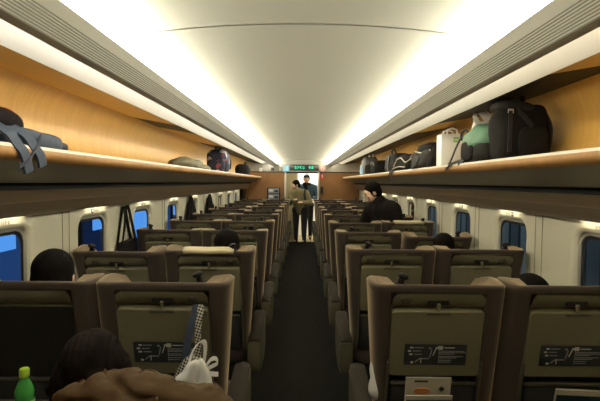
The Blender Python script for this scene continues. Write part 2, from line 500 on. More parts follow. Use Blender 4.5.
names = {-1: 'green bottle side', 1: 'large black backpack side'}
for s in (-1, 1):
    # cove light
    t = empty('ceiling_light', (s * .64, Y0, H + .46))
    tag(t, 'long bright cove light strip along the ceiling edge, ' + names[s], 'ceiling light', 'ceiling cove lights')
    o = Vector((-s * .64, -Y0, -(H + .46)))
    mb = MB(); mb.sweep([(.6035, H + .4455), (.618, H + .464), (.640, H + .490)], [Y0 + .75, Y1 - .02], s)
    mb.v = [tuple(Vector(p) + o) for p in mb.v]
    obj('lens', mb, M['lamp'], t, smooth=0)
    mb = MB(); mb.sweep([(.6015, H + .4437), (.640, H + .450), (.664, H + .490), (.6640, H + .5015)], [Y0 + .02, Y1 - .02], s)
    mb.v = [tuple(Vector(p) + o) for p in mb.v]
    obj('housing', mb, M['panel'], t, smooth=0)
    # rack light: tube behind the lip and its white reflector
    t = empty('rack_light', (s * .78, Y0, H + .43))
    tag(t, 'white light strip above the luggage rack, ' + names[s], 'strip light', 'luggage rack strip lights')
    o = Vector((-s * .78, -Y0, -(H + .43)))
    mb = MB(); mb.tube([(s * .777, Y0 + .7, H + .430), (s * .777, Y1 - .03, H + .430)], .010, 8)
    mb.v = [tuple(Vector(p) + o) for p in mb.v]
    obj('tube', mb, M['racklamp' if s < 0 else 'racklamp2'], t)
    mb = MB(); mb.sweep([(.718, H + .450), (.765, H + .477), (.82, H + .488), (.88, H + .482), (.94, H + .466), (1.002, H + .446)], ys_full, s)
    mb.v = [tuple(Vector(p) + o) for p in mb.v]
    obj('reflector', mb, M['reflector'], t)
    # rack
    rk = empty('luggage_rack', (s * 1.2, Y0, H + .05))
    tag(rk, 'long wooden overhead luggage rack with a pale metal edge, ' + names[s], 'luggage rack', 'overhead luggage racks')
    o = Vector((-s * 1.2, -Y0, -(H + .05)))
    def part(nm, prof, m, ys=ys_full):
        mb = MB(); mb.sweep(prof, ys, s); mb.v = [tuple(Vector(p) + o) for p in mb.v]
        return obj(nm, mb, m, rk, smooth=50)
    YE = Y1 - .02
    yr = [Y0, 0.7, 2.5, 4.5, 6.5, 8.5, 10.5, YE]
    part('shelf', [(1.050, H + .112), (1.20, H + .104), (1.33, H + .100)], M['trim'], yr)
    part('back_panel', [(1.33, H + .100), (1.385, H + .112), (1.43, H + .15), (1.462, H + .22), (1.47, H + .30), (1.455, H + .39), (1.42, H + .465), (1.372, H + .512)], M['wood'], yr)
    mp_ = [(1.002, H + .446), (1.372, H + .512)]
    segs = [(Y0, 3.72, 0), (3.72, 4.40, 1), (4.40, 6.05, 0), (6.05, YE, 1)] if s < 0 else [(Y0, 1.90, 0), (1.90, 3.52, 1), (3.52, 4.22, 2), (4.22, YE, 1)]  # wood and black stretches paint in what the mirror strip reflects
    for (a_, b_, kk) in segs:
        part('top_panel', mp_, M[('wood', 'dark_refl', 'mirror')[kk]], [a_, b_])
    part('edge_trim', [(1.050, H + .112), (1.046, H + .127), (1.034, H + .131), (1.018, H + .128), (1.013, H + .116)], M['trim'], yr)
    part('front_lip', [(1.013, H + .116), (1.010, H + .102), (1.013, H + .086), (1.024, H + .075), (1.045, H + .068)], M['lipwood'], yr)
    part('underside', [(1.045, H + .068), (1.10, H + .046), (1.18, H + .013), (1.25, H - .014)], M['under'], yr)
    part('slot', [(1.25, H - .014), (1.30, H - .012), (1.315, H - .045), (1.272, H - .047)], M['slot'], yr)
    # pelmet over the windows
    mb = MB(); mb.sweep([(1.272, H - .047), (1.290, H - .066), (1.306, H - .100), (1.3085, H - .1035), (1.3085, H - .1075), (1.313, H - .110), (1.335, H - .148), (1.358, H - .176), (1.366, H - .178), (1.368, H - .150), (1.43, H - .150)], ys_full, s)
    struct(obj('trim_%d' % (3 if s < 0 else 4), mb, M['brown'], smooth=50))
    # lamps under the pelmet, one over each window, with the seat sign below
    for k, wy in enumerate(WIN_Y):
        ordn = ['first', 'second', 'third', 'fourth', 'fifth', 'sixth', 'seventh', 'eighth', 'ninth'][k]
        t = empty('window_lamp', (s * 1.40, wy, H - .155))
        tag(t, 'small warm downlight above the %s window from camera, %s' % (ordn, names[s]), 'lamp', 'downlights above the windows')
        mb = MB(); mb.box((0, 0, 0), (.036, .30, .008), bev=.002); obj('lens', mb, M['readlamp'], t)
        mb = MB()
        for yy in (-.158, .158): mb.box((0, yy, .001), (.050, .016, .012), bev=.002)
        obj('housing', mb, M['alu'], t)
        if k < 5:
            t = empty('seat_sign', (s * (XW - .001), wy, 1.292))
            tag(t, 'tiny seat sign printed above the %s window from camera, %s' % (ordn, names[s]), 'sign', 'seat signs above the windows')
            d = 1                                     # reads left to right away from the aisle viewer
            mb = MB(); yb = -.05 * s
            mb.box((0, -.045, 0), (.002, .026, .030), 0)
            mb.box((-.0006 * s, -.045, .002), (.002, .010, .016), 1)
            obj('pictogram', mb, [M['dark'], M['sign_white']], t)
            mb = MB()
            for (a, w) in ((-.014, .004), (.004, .012), (.024, .012), (.044, .010)):
                mb.box((0, a, 0), (.0016, w, .004)); mb.box((0, a - w / 2, 0), (.0016, .003, .020)); mb.box((0, a, .009), (.0016, w, .003)); mb.box((0, a, -.009), (.0016, w, .003))
            obj('lettering', mb, M['seam'], t)

# wall behind the camera
mb = MB(); mb.box((0, Y0 - .03, 1.08), (3.1, .06, 2.2)); struct(obj('wall_back', mb, M['endwood']))

# ------------------------------------------------------------------ bulkhead, doorway, vestibule
DL, DR, DT = -.40, .385, 1.745
mb = MB()
mb.box(((-1.55 + DL) / 2, Y1 + .03, DT / 2), (1.55 + DL, .06, DT), 0)
mb.box(((1.55 + DR) / 2, Y1 + .03, DT / 2), (1.55 - DR, .06, DT), 0)
mb.box((0, Y1 + .03, (DT + 2.2) / 2), (3.1, .06, 2.2 - DT), 1)
mb.box((-.93, Y1 - .008, DT), (1.06, .016, .022), 2); mb.box((.93, Y1 - .008, DT), (1.08, .016, .022), 2)
struct(obj('wall_front', mb, [M['endwood'], M['band'], M['dark']]))
door = empty('door_1', (0, Y1, 0)); struct(door)
mb = MB()
mb.box((DL - .02, .0, DT / 2), (.045, .10, DT), bev=.006); obj('door_post', mb, M['alu'], door)
mb = MB(); mb.box((DR + .02, .0, DT / 2), (.045, .10, DT), bev=.006); obj('door_post', mb, M['alu'], door)
mb = MB(); mb.box((0, .0, DT - .01), (.80, .10, .04), bev=.006); obj('door_header', mb, M['dark'], door)
mb = MB(); mb.box((DL + .135, .085, .86), (.27, .03, 1.70), bev=.004); lf = obj('door_leaf', mb, M['beige'], door)
mb = MB(); mb.box((DL + .245, .066, .95), (.02, .012, .22), bev=.004); obj('door_handle', mb, M['dark'], lf)

# vestibule beyond the doorway
VY = Y1 + 1.55
mb = MB(); mb.box((0, (Y1 + .06 + VY) / 2 + .01, -.03), (1.6, VY - Y1 - .06, .06)); struct(obj('floor_vestibule', mb, M['beige']))
mb = MB(); mb.box((-.62, (Y1 + VY) / 2 + .04, 1.05), (.04, VY - Y1 - .06, 2.1)); struct(obj('wall_vestibule_left', mb, M['vest']))
mb = MB(); mb.box((.62, (Y1 + VY) / 2 + .04, 1.05), (.04, VY - Y1 - .06, 2.1)); struct(obj('wall_vestibule_right', mb, M['vest']))
mb = MB(); mb.box((0, (Y1 + VY) / 2 + .04, 2.12), (1.3, VY - Y1 - .06, .04)); struct(obj('ceiling_vestibule', mb, M['vest']))
mb = MB()
mb.box((-.39, VY + .03, 1.05), (.52, .06, 2.1), 0)
mb.box((.27, VY + .03, 1.05), (.76, .06, 2.1), 1)
struct(obj('wall_vestibule_end', mb, [M['beige'], M['vest']]))
t = empty('vestibule_light', (.15, Y1 + .85, 2.09)); tag(t, 'white lamp panel in the vestibule ceiling beyond the doorway', 'lamp')
mb = MB(); mb.box((0, 0, 0), (.5, .7, .012)); obj('lens', mb, M['vestlamp'], t)
mb = MB()
for xx in (-.26, .26): mb.box((xx, 0, 0), (.02, .74, .022), bev=.003)
obj('frame', mb, M['alu'], t)

# signs on the bulkhead
def at(px, py, d=11.5): return ((px - 302) * d / F, d, CAMZ + (182 - py) * d / F)
def sign_root(nm, px, py, label, cat):
    x, y, z = at(px, py, Y1 - .012); t = empty(nm, (x, Y1 - .0005, z)); tag(t, label, cat); return t
t = sign_root('led_display', 304, 167.6, 'dark display panel with glowing green characters above the doorway', 'display')
mb = MB(); mb.box((0, -.008, 0), (.72, .016, .15), bev=.004); obj('panel', mb, M['ledpanel'], t)
mb = MB(); rnd = random.Random(3)
for cx in (-.215, -.15, -.085, -.02, .135, .20):
    for a in range(4):
        for b in range(5):
            if rnd.random() < .68: mb.box((cx + (a - 1.5) * .0125, -.018, (b - 2) * .0155), (.010, .004, .012))
obj('characters', mb, M['led'], t)
t = sign_root('toilet_sign', 285.7, 168.4, 'glowing pale cyan square sign left of the green display', 'sign')
mb = MB(); mb.box((0, -.008, 0), (.14, .016, .15), bev=.003); obj('panel', mb, M['sign_blue'], t)
mb = MB()
for xx in (-.03, .03):
    mb.box((xx, -.0175, -.01), (.022, .003, .055)); mb.ell((xx, -.0175, .032), (.011, .002, .011), nu=10, nv=6)
obj('pictogram', mb, M['sign_white'], t)
t = sign_root('no_smoking_sign', 322.4, 168.6, 'round white sign with a red ring right of the green display', 'sign')
mb = MB(); mb.tube([(0, 0, 0), (0, -.012, 0)], .078, 24); obj('disc', mb, M['sign_white'], t)
mb = MB(); mb.tube([(.062 * math.cos(2 * PI * i / 24), -.014, .062 * math.sin(2 * PI * i / 24)) for i in range(25)], .007, 6)
mb.box((0, -.014, 0), (.012, .004, .06)); obj('ring', mb, M['sign_red'], t)
t = sign_root('white_notice', 280, 168.2, 'narrow white notice plate beside the glowing cyan sign', 'sign')
mb = MB(); mb.box((0, -.005, 0), (.05, .01, .12), bev=.002); obj('plate', mb, M['sign_white'], t)
mb = MB(); mb.box((0, -.0112, .02), (.03, .002, .02)); mb.box((0, -.0112, -.02), (.03, .002, .006)); obj('print', mb, M['stick'], t)
t = sign_root('loudspeaker', 272.3, 169.3, 'small black speaker box on the band above the wood panel', 'speaker')
mb = MB(); mb.box((0, -.012, 0), (.075, .024, .075), bev=.006); obj('case', mb, M['dark'], t)
mb = MB(); mb.lathe((0, 0, 0), [(.026, 0), (.022, .003), (.0, .004)], 14)
mb.v = [(p[0], -.024 - p[2], p[1]) for p in mb.v]; obj('cone', mb, M['gasket'], t)
t = sign_root('white_notice', 260.6, 170, 'white square notice at the far end of the bottle-side rack', 'sign')
mb = MB(); mb.box((0, -.005, 0), (.08, .01, .09), bev=.002); obj('plate', mb, M['sign_white'], t)
t = sign_root('alarm_sign', 322, 176.5, 'small red alarm sign on the wood panel beside the doorway', 'sign')
mb = MB(); mb.box((0, -.006, 0), (.085, .012, .12), bev=.003); obj('plate', mb, M['sign_red'], t)
mb = MB(); mb.box((0, -.0135, .0), (.014, .003, .06)); mb.box((0, -.0135, .03), (.035, .003, .012)); obj('symbol', mb, M['sign_white'], t)
t = sign_root('wall_phone', 321.7, 190, 'narrow dark handset box below the small red sign', 'handset')
mb = MB(); mb.box((0, -.02, 0), (.075, .04, .19), bev=.008); obj('case', mb, M['olive_d'], t)
mb = MB(); mb.box((0, -.044, 0), (.035, .016, .14), bev=.006); obj('handset', mb, M['dark'], t)
t = sign_root('magazine_holder', 273.5, 194, 'black wall rack with two rows of printed leaflets', 'leaflet rack')
mb = MB(); mb.box((0, -.006, 0), (.33, .012, .31), bev=.003); mb.box((0, -.028, -.15), (.33, .044, .014)); mb.box((0, -.028, 0), (.33, .044, .012)); obj('rack', mb, M['dark'], t)
for (zz, nm) in ((.075, 'upper'), (-.075, 'lower')):
    mb = MB(); mb.box((0, -.03, zz), (.27, .010, .125), 0, rot=Matrix.Rotation(.12, 3, 'X'))
    mb.box((-.06, -.037, zz + .01), (.10, .003, .06), 1, rot=Matrix.Rotation(.12, 3, 'X')); mb.box((.07, -.037, zz - .01), (.09, .003, .05), 2, rot=Matrix.Rotation(.12, 3, 'X'))
    obj('leaflet', mb, [M['leaflet'], M['white'], M['bluegrey']], t)

# ------------------------------------------------------------------ outside
mb = MB(); mb.box((0, 20, -1.0), (40, 70, .1)); struct(obj('ground', mb, M['ground']))
bl = empty('station_building', (-5.2, 6, -.95)); tag(bl, 'dark blue building with lit blue panes seen through the bottle-side windows', 'building')
mb = MB(); mb.box((-.15, 18, 3.0), (.3, 44, 6.0)); obj('wall', mb, M['facade'], bl)
rnd = random.Random(5)
y = -3.2; i = 0
while y < 34:                                   # dark window bays, broken by mullions
    w = .9 + .5 * rnd.random()
    mb = MB(); mb.box((.03, y + w / 2, 1.15), (.05, w, 1.5)); obj('dim_pane', mb, M['litdim'] if i % 3 else M['litmid'], bl, smooth=0)
    mb = MB(); mb.box((.04, y - .08, 2.6), (.10, .09, 5.2)); obj('mullion', mb, M['gasket'], bl)
    y += w + .30; i += 1
for (yy, w, z0, h) in ((1.2, .95, 1.22, .36), (5.25, .62, 1.22, .36), (7.9, 1.5, .7, .9), (12.2, 1.3, 1.1, .5), (16.5, 1.8, 1.0, .5), (21.5, 2.2, .9, .6), (28, 2.6, .9, .6)):
    mb = MB(); mb.box((.075, yy + w / 2, z0 + h / 2), (.05, w, h)); obj('lit_pane', mb, M['litblue'], bl, smooth=0)
cl = MB(); n = 420
pts = []
for i in range(n + 1):
    yy = -2 + i * .1
    pts.append((4.1 + (.06 if i % 4 in (0, 1) else 0.0), yy))
vs = []
for (x, yy) in pts: vs += [(x, yy, -.95), (x, yy, 5)]
for i in range(n): cl.add(vs[2 * i:2 * i + 4], [[0, 2, 3, 1]], 1 if i % 4 in (2, 3) else (2 if (i // 4) % 3 == 0 else 0))  # dark faces put the shading of the pleats into the colour
cl.box((4.3, 19, 2.0), (.2, 42, 5.9))
tag(obj('corrugated_fence', cl, [M['cladding'], M['cladding_dark'], M['cladding_mid']], smooth=0), 'blue ribbed cladding wall seen through the backpack-side windows', 'wall cladding')

# ------------------------------------------------------------------ seats
HY, HZ = .14, .40
LEAN = math.radians(11.5)

def half_w(v): return .218 + (.273 - .218) * min(1, max(0, v / .70)) ** 0.9

def back_mesh(sd):
    mb = MB(); loops = []
    sec = [(0.0, 0), (.05, 0), (.30, 0), (.50, 0), (.584, 0), (.588, 0), (.666, 0), (.672, 1), (.690, 1), (.699, 2), (.702, 3)]
    for (v, kind) in sec:
        w = half_w(v); D = .10 + .045 * v / .7
        ins = (0, 0, .006, .022)[kind]
        half = []
        cav = (.062 if v > .586 else .03) if kind == 0 else 0.0
        half += [(0, cav + ins * .6), (.10, cav + ins * .6), (.187, cav + ins * .6), (.194, (0 if kind == 0 else 0) + ins * .6)]
        half += [(max(w - .030, .1945) - ins, .0 + ins * .6), (w - .012 - ins, .010 + ins * .5), (w - ins, .036), (w + .003 - ins, .075), (w + .004 - ins, D - ins),
                 (w - .014 - ins * .6, D + .016 - ins), (w - .045, D + .012 - ins), (w - .085, D - .02), (w - .13, D - .045 - ins * .3), (.06, D - .052 - ins * .3), (0, D - .053 - ins * .3)]
        wi = .272 + .006 * v / .7
        full = half + [(-x, y) for (x, y) in half[-2:0:-1]]
        lp = []
        for (x, y) in full:
            x *= sd
            if sd * x < -.1945: x = -sd * (.1945 + (abs(x) - .1945) * (wi - .1945) / (w - .1945))
            dz = 0
            if v > .6:
                q = (v - .6) / .1
                dz = q * (-.020 * min(1, max(0, y) / D) if abs(x) > w - .10 else (-.050 * max(0, (y - .02)) / .07))
            lp.append((x, y, v + dz))
        loops.append(lp)
    mb.loops(loops); return mb

def plate(mb, hx, v0, v1, y0, y1, r, mat=0, n=5):
    def lp(y, g):
        return [(x, y, z) for (x, z) in rrect(0, (v0 + v1) / 2, hx - g, (v1 - v0) / 2 - g, r, n)]
    mb.loops([lp(y1, 0), lp(y0 + .004, 0), lp(y0, .004)], mat=mat)

def scoop_mesh(o):
    """recessed upper panel: lit top, dipping in towards the tray"""
    mb = MB(); rows = 8; cols = 16; hx = .188; vs = []
    for j in range(rows + 1):
        t = j / rows; v = .666 - .072 * t
        w = hx
        if t < .35: w = hx - .020 * (1 - math.sqrt(max(0, 1 - (1 - t / .35) ** 2)))
        y = .001 + .030 * t ** 2.4
        for i in range(cols + 1): 
            u = -1 + 2 * i / cols
            vs.append((w * u, y - .010 * max(0, abs(u) - .9) * 10 * (1 if t > 0 else 0), v))
    fs = [[j * (cols + 1) + i, j * (cols + 1) + i + 1, (j + 1) * (cols + 1) + i + 1, (j + 1) * (cols + 1) + i] for j in range(rows) for i in range(cols)]
    mb.add(vs, fs)
    mb.box((0, .027, .312), (.376, .005, .544), 1)
    mb.box((0, .041, .5865), (.376, .034, .005))
    return mb

def sticker_mesh():
    mb = MB()
    w, h = .236, .086
    mb.box((0, 0, 0), (w, .0024, h), 0)
    def bar(x, z, bw, bh, m=1, rot=0): mb.box((x, -.0016, z), (bw * (.6 if rot or bw < .007 else 1), .0012, bh * .85), m, rot=Matrix.Rotation(rot, 3, 'Y'))
    for (x, z, bw) in ((-.078, .030, .034), (-.086, .016, .030), (-.080, .002, .030)):
        bar(x - .014, z, .012, .007); bar(x + .014, z, bw, .0035, 2)
    bar(-.004, .012, .006, .036, 1, .35); bar(-.018, .006, .006, .040, 2, .2); bar(.004, .030, .009, .008); bar(-.022, .028, .009, .007, 2)
    bar(-.066, -.022, .006, .032, 2, .9); bar(-.054, -.024, .005, .024, 1, 0); bar(-.038, -.016, .03, .004, 2, 0); bar(-.088, -.032, .010, .008)
    bar(.018, .030, .018, .018)
    bar(.052, .030, .04, .004, 1)
    for (z, bw) in ((.016, .098), (.010, .104), (.004, .060), (-.006, .094), (-.012, .070), (-.022, .05), (-.030, .046)):
        bar(.012 + bw / 2, z, bw, .0028, 2)
    bar(.014, 0, .0015, h, 2)
    return mb

def make_seat(sd):
    """sd: side (+1 / -1 in x) that carries armrest, grab handle and coat hook"""
    root = empty('train_seat')
    hinge = (0, HY, HZ)
    P = {}
    def bp(nm, mb, mats, smooth=40, parent=root):
        o = obj(nm, mb, mats, parent, smooth)
        if parent is root: o.location = hinge; o.rotation_euler = (LEAN, 0, 0)
        return o
    bp('backrest', back_mesh(sd), M['fabric'], 60)
    bp('back_panel', scoop_mesh(sd), [M['olive'], M['dark']], 50)
    mb = MB(); plate(mb, .188, .297, .594, -.008, .020, .016)
    tray = bp('tray_table', mb, M['olive'], 35)
    mb = MB(); mb.box((0, -.0105, .585), (.10, .006, .012), 0, bev=.002)
    mb.box((0, .014, .626), (.088, .020, .022), 2, bev=.004)
    mb.box((0, -.002, .604), (.014, .014, .042), 1, bev=.003)
    lt = obj('latch', mb, [M['olive_d'], M['olive'], M['dark']], tray)
    so = obj('notice_sticker', sticker_mesh(), [M['stick'], M['stickw'], M['stickg']], tray, 0)
    so.location = (0, -.0092, .399); so.scale = (1.08, 1, 1.1)
    mb = MB(); mb.ell((sd * .128, .014, .634), (.026, .014, .018), e=.7); mb.tube([(sd * .125, .012, .640), (sd * .125, -.002, .634), (sd * .125, -.004, .644)], .004, 6)
    bp('coat_hook', mb, M['olive_d'])
    mb = MB()
    plate(mb, .178, .02, .262, -.012, .016, .02)
    pk = bp('magazine_pocket', mb, M['net'])
    mb = MB(); mb.box((0, -.012, .266), (.36, .010, .013), bev=.003); obj('pocket_rail', mb, M['olive_d'], pk)
    for q in (-1, 1):
        mb = MB(); mb.box((q * .192, -.004, .20), (.010, .030, .33), bev=.003); bp('tray_arm', mb, M['olive_d'])
    mb = MB()
    mb.tube([(sd * .150, .034, .67), (sd * .150, .036, .705), (sd * .148, .030, .722)], [.015, .014, .012], 10)
    mb.ell((sd * .144, .026, .732), (.021, .015, .0115), e=.8, rot=Matrix.Rotation(-sd * .35, 3, 'Y'))
    mb.box((sd * .150, .034, .696), (.038, .034, .008), bev=.003)
    bp('grab_handle', mb, M['dark'])
    # cushion, armrest, base
    mb = MB(); mb.ell((0, .40, .37), (.225, .27, .075), e=.45, nu=28, nv=14); obj('seat', mb, M['cushion'], root)
    mb = MB()
    x0, x1 = sd * .224, sd * .303
    def arm_loop(y, zt, zb): 
        xa, xb = min(x0, x1), max(x0, x1)
        return [(xa + .006, y, zb), (xb - .006, y, zb), (xb, y, zb + .02), (xb, y, zt - .014), (xb - .014, y, zt), (xa + .014, y, zt), (xa, y, zt - .014), (xa, y, zb + .02)]
    mb.loops([arm_loop(.10, .470, .30), arm_loop(.115, .478, .27), arm_loop(.30, .505, .22), arm_loop(.47, .532, .24), arm_loop(.54, .538, .30), arm_loop(.56, .528, .36)])
    ar = obj('armrest', mb, M['olive_m'], root)
    mb = MB()
    pl = []
    for (y, z, g) in ((.104, .474, .006), (.13, .486, 0), (.30, .514, 0), (.47, .540, 0), (.53, .546, 0), (.555, .538, .008)):
        xa, xb = min(x0, x1) + g, max(x0, x1) - g
        pl.append([(xa, y, z - .012), (xb, y, z - .012), (xb, y, z + .002), (xb - .016, y, z + .012), (xa + .016, y, z + .012), (xa, y, z + .002)])
    mb.loops(pl); obj('armrest_pad', mb, M['pad'], ar)
    mb = MB(); mb.box((0, .38, .25), (.40, .40, .10), bev=.015); obj('seat_frame', mb, M['dark'], root)
    for yy in (.24, .54):
        mb = MB(); mb.box((0, yy, .10), (.34, .07, .20), bev=.01); obj('leg', mb, M['dark'], root)
    return root

proto = {1: make_seat(1), -1: make_seat(-1)}
ROT_PARTS = ('backrest', 'back_panel', 'tray_table', 'coat_hook', 'magazine_pocket', 'tray_arm', 'grab_handle')
used = {1: False, -1: False}

def base_name(o): return o.name.split('.')[0]

def copy_seat(src):
    r = src.copy(); COL.objects.link(r)
    for ch in list(src.children):
        c = ch.copy(); COL.objects.link(c); c.parent = r
        for g in list(ch.children):
            d = g.copy(); COL.objects.link(d); d.parent = c
    return r

ROWD = [1.83 + .98 * k for k in range(10)]
ORD = ['first', 'second', 'third', 'fourth', 'fifth', 'sixth', 'seventh', 'eighth', 'ninth', 'tenth']
rnd = random.Random(11)
seats = {}
# recline (degrees past the usual lean) read off the photograph; others vary a little
extra = {('L', 'a', 0): 0, ('L', 'w', 0): 0, ('R', 'a', 0): 0, ('R', 'w', 0): 0, ('L', 'a', 1): 4, ('L', 'w', 1): 6, ('R', 'a', 1): 0, ('R', 'w', 1): -1,
         ('R', 'w', 2): 8, ('R', 'a', 2): 0, ('L', 'w', 2): -2, ('L', 'a', 2): -2}
sidephrase = {'L': 'hanging tote side', 'R': 'large backpack side'}
plan = [(b, p, k) for k in range(10) for b in 'LR' for p in 'aw']
src = {}
for (b, p, k) in plan:
    sd = {('L', 'a'): 1, ('L', 'w'): -1, ('R', 'a'): -1, ('R', 'w'): 1}[(b, p)]
    if not used[sd]: o = proto[sd]; used[sd] = True
    else: o = copy_seat(proto[sd])
    seats[(b, p, k)] = o
    x = -(.565 if p == 'a' else 1.122) if b == 'L' else (.557 if p == 'a' else 1.118)
    o.location = (x, ROWD[k], 0)
    tag(o, 'brown %s seat with olive tray back on the %s, %s row from camera' % ('aisle' if p == 'a' else 'window', sidephrase[b], ORD[k]), 'seat',
        'seats in rows on the %s of the aisle' % sidephrase[b])
    ex = extra.get((b, p, k), rnd.choice((0, 0, 0, 3, -1, 6)))
    for ch in o.children:
        if base_name(ch) in ROT_PARTS: ch.rotation_euler.x = LEAN + math.radians(ex)
# the seat of the sleeper by the camera, tipped well back
o = copy_seat(proto[1]); o.location = (-.545, .66, 0)
tag(o, 'reclined brown seat under the sleeper in the brown puffer coat', 'seat', 'seats in rows on the hanging tote side of the aisle')
for ch in o.children:
    if base_name(ch) in ROT_PARTS: ch.rotation_euler.x = LEAN + math.radians(26)
# first row, window place on the bottle side: tray folded down
w0 = seats[('L', 'w', 0)]
for ch in w0.children:
    if base_name(ch) == 'tray_table':
        ch.location = (0, -.160, .608); ch.rotation_euler = (PI / 2, 0, 0)
        for g in list(ch.children): bpy.data.objects.remove(g)
        me = bpy.data.meshes.new('tray_table'); mbt = MB(); plate(mbt, .188, -.136, .136, -.008, .012, .016)
        me.from_pydata(mbt.v, [], mbt.f); me.materials.append(M['olive_d']); finish(me, 35); ch.data = me
# pale head covers on two seats
for key in (('L', 'a', 1), ('R', 'w', 3)):
    r = seats[key]
    bk = [c for c in r.children if base_name(c) == 'backrest'][0]
    lps = []
    for (y, z, hw) in ((-.004, .684, .150), (-.006, .698, .154), (-.001, .708, .155), (.02, .713, .155), (.06, .707, .155), (.095, .690, .152), (.105, .60, .150), (.103, .52, .146)):
        n = 8
        lps.append([(-hw + 2 * hw * i / n, y, z + .001 * math.sin(i * 1.3)) for i in range(n + 1)])
    mb = MB(); nn = len(lps[0])
    vs = [p for l in lps for p in l]
    fs = [[j * nn + i, j * nn + i + 1, (j + 1) * nn + i + 1, (j + 1) * nn + i] for j in range(len(lps) - 1) for i in range(nn - 1)]
    mb.add(vs, fs); c = obj('headrest_cover', mb, M['coverc'], r)
    m_ = c.modifiers.new('thick', 'SOLIDIFY'); m_.thickness = .004
    c.location = (0, HY, HZ); c.rotation_euler = bk.rotation_euler; c['label'] = 'cream cloth headrest cover'

# things held by the seats -----------------------------------------------------
t = empty('magazine', (.523, 1.855, .662)); tag(t, 'white travel magazine with an orange picture in the aisle seat pocket', 'magazine', 'magazines in the seat pockets')
R1 = Matrix.Rotation(-LEAN, 3, 'X')
mb = MB(); mb.box((0, .004, -.08), (.185, .008, .25), 0, bev=.001); obj('pages', mb, M['paper'], t).rotation_euler = (LEAN, 0, 0)
mb = MB(); mb.tube([(-.025, -.001, -.015), (-.025, -.003, -.015)], .030, 20, 0); mb.v = [(-.025 + (p[0] + .025) * 1.15, p[1], -.015 + (p[2] + .015) * .5) for p in mb.v]
mb.box((.055, -.0008, -.005), (.018, .002, .018), 1, rot=Matrix.Rotation(PI / 4, 3, 'Y')); mb.box((-.03, -.0008, .030), (.055, .002, .008), 1)
mb.box((0, -.0008, -.105), (.18, .0015, .05), 2)
obj('cover_print', mb, [M['orange'], M['stick'], M['paper']], t).rotation_euler = (LEAN, 0, 0)
t = empty('magazine', (.518, 1.825, .635)); tag(t, 'thin pamphlet with reddish print in front of the white magazine', 'magazine', 'magazines in the seat pockets')
mb = MB(); mb.box((0, 0, -.10), (.19, .006, .22), 0, bev=.001); obj('pages', mb, M['paper'], t).rotation_euler = (LEAN, 0, .02)
mb = MB(); mb.box((.0, -.004, -.045), (.185, .001, .075), 1); mb.box((.06, -.0047, -.03), (.05, .001, .03), 0); obj('cover_print', mb, [M['magred'], M['teal']], t).rotation_euler = (LEAN, 0, .02)
t = empty('magazine', (1.145, 1.84, .652)); tag(t, 'dark teal magazine sticking out of the window seat pocket', 'magazine', 'magazines in the seat pockets')
mb = MB(); mb.box((0, .006, -.10), (.21, .010, .22), 0, bev=.001); obj('pages', mb, M['paper'], t).rotation_euler = (LEAN, .04, 0)
mb = MB(); mb.box((0, -.0005, -.105), (.205, .002, .185), 0); obj('cover_print', mb, M['teal'], t).rotation_euler = (LEAN, .04, 0)

# bottle on the folded-down tray
t = empty('tea_bottle', (-.979, 1.60, .621)); tag(t, 'green tea bottle with a yellow-green cap on the lowered tray', 'bottle')
mb = MB(); mb.lathe((0, 0, 0), [(0, 0), (.028, 0), (.032, .006), (.032, .10), (.0305, .104), (.0305, .112), (.032, .116), (.031, .135), (.022, .160), (.013, .176), (.013, .188), (0, .188)], 28)
obj('body', mb, M['bottle'], t)
mb = MB(); mb.lathe((0, 0, 0), [(.0325, .04), (.0327, .042), (.0327, .100), (.0325, .102)], 28); lb = obj('wrapper', mb, M['blabel'], t)
mb = MB()
for (xx, zz) in ((-.007, .075), (.009, .075)):
    mb.box((xx, -.0325, zz), (.008, .003, .022))
obj('lettering', mb, M['sign_white'], lb)
mb = MB(); mb.lathe((0, 0, 0), [(0, .212), (.014, .212), (.0165, .208), (.0165, .184), (.0150, .182)], 24); obj('cap', mb, M['cap'], t)

# houndstooth bag and plastic bag hung from the hook of the first aisle seat
hx, hy_, hz_ = -.405, 1.80, 1.005
t = empty('houndstooth_bag', (hx, 1.755, .70)); tag(t, 'black and white houndstooth bag hanging on the seat hook', 'bag')
o = lambda pts: [(a - hx, b - 1.755, c - .70) for (a, b, c) in pts]
mb = MB(); mb.ribbon(o([(hx + .012, 1.792, 1.015), (hx + .010, 1.768, .97), (hx + .006, 1.757, .92), (hx + .010, 1.750, .86), (hx + .0, 1.75, .80)]), (1, 0, 0), .024, .004); obj('strap', mb, M['check'], t)
mb = MB(); mb.ribbon(o([(hx - .006, 1.795, 1.015), (hx - .022, 1.778, .95), (hx - .034, 1.765, .88), (hx - .045, 1.755, .80)]), (1, 0, 0), .030, .004); obj('strap', mb, M['bluegrey'], t)
mb = MB(); mb.ell((-.03, 0, -.02), (.085, .035, .15), e=.55, amp=.012, seed=2, nu=30, nv=18)
mb.v = [(x * (1 - .55 * max(0, (z + .02) / .15)), y, z) for (x, y, z) in mb.v]
obj('body', mb, M['check'], t)
t = empty('plastic_bag', (-.365, 1.69, .70)); tag(t, 'white plastic carrier bag with loop handles beside the houndstooth bag', 'bag', 'white bags'); t.scale = (.84, .84, .84); t.location.z = .725; t.location.x = -.385
mb = MB(); mb.ell((-.01, 0, .01), (.085, .03, .125), e=.8, amp=.05, seed=5, freq=17, nu=44, nv=28)
mb.v = [(x * (1 - .45 * max(0, z / .125)) , y, z) for (x, y, z) in mb.v]; obj('body', mb, M['whitep'], t)
mb = MB(); mb.ribbon([(-.045, 0, .09), (-.02, -.004, .17), (.015, -.006, .215), (.035, -.004, .20), (.03, 0, .13), (.02, 0, .09)], (.3, 0, .25), .020, .003); obj('handle', mb, M['whitep'], t)
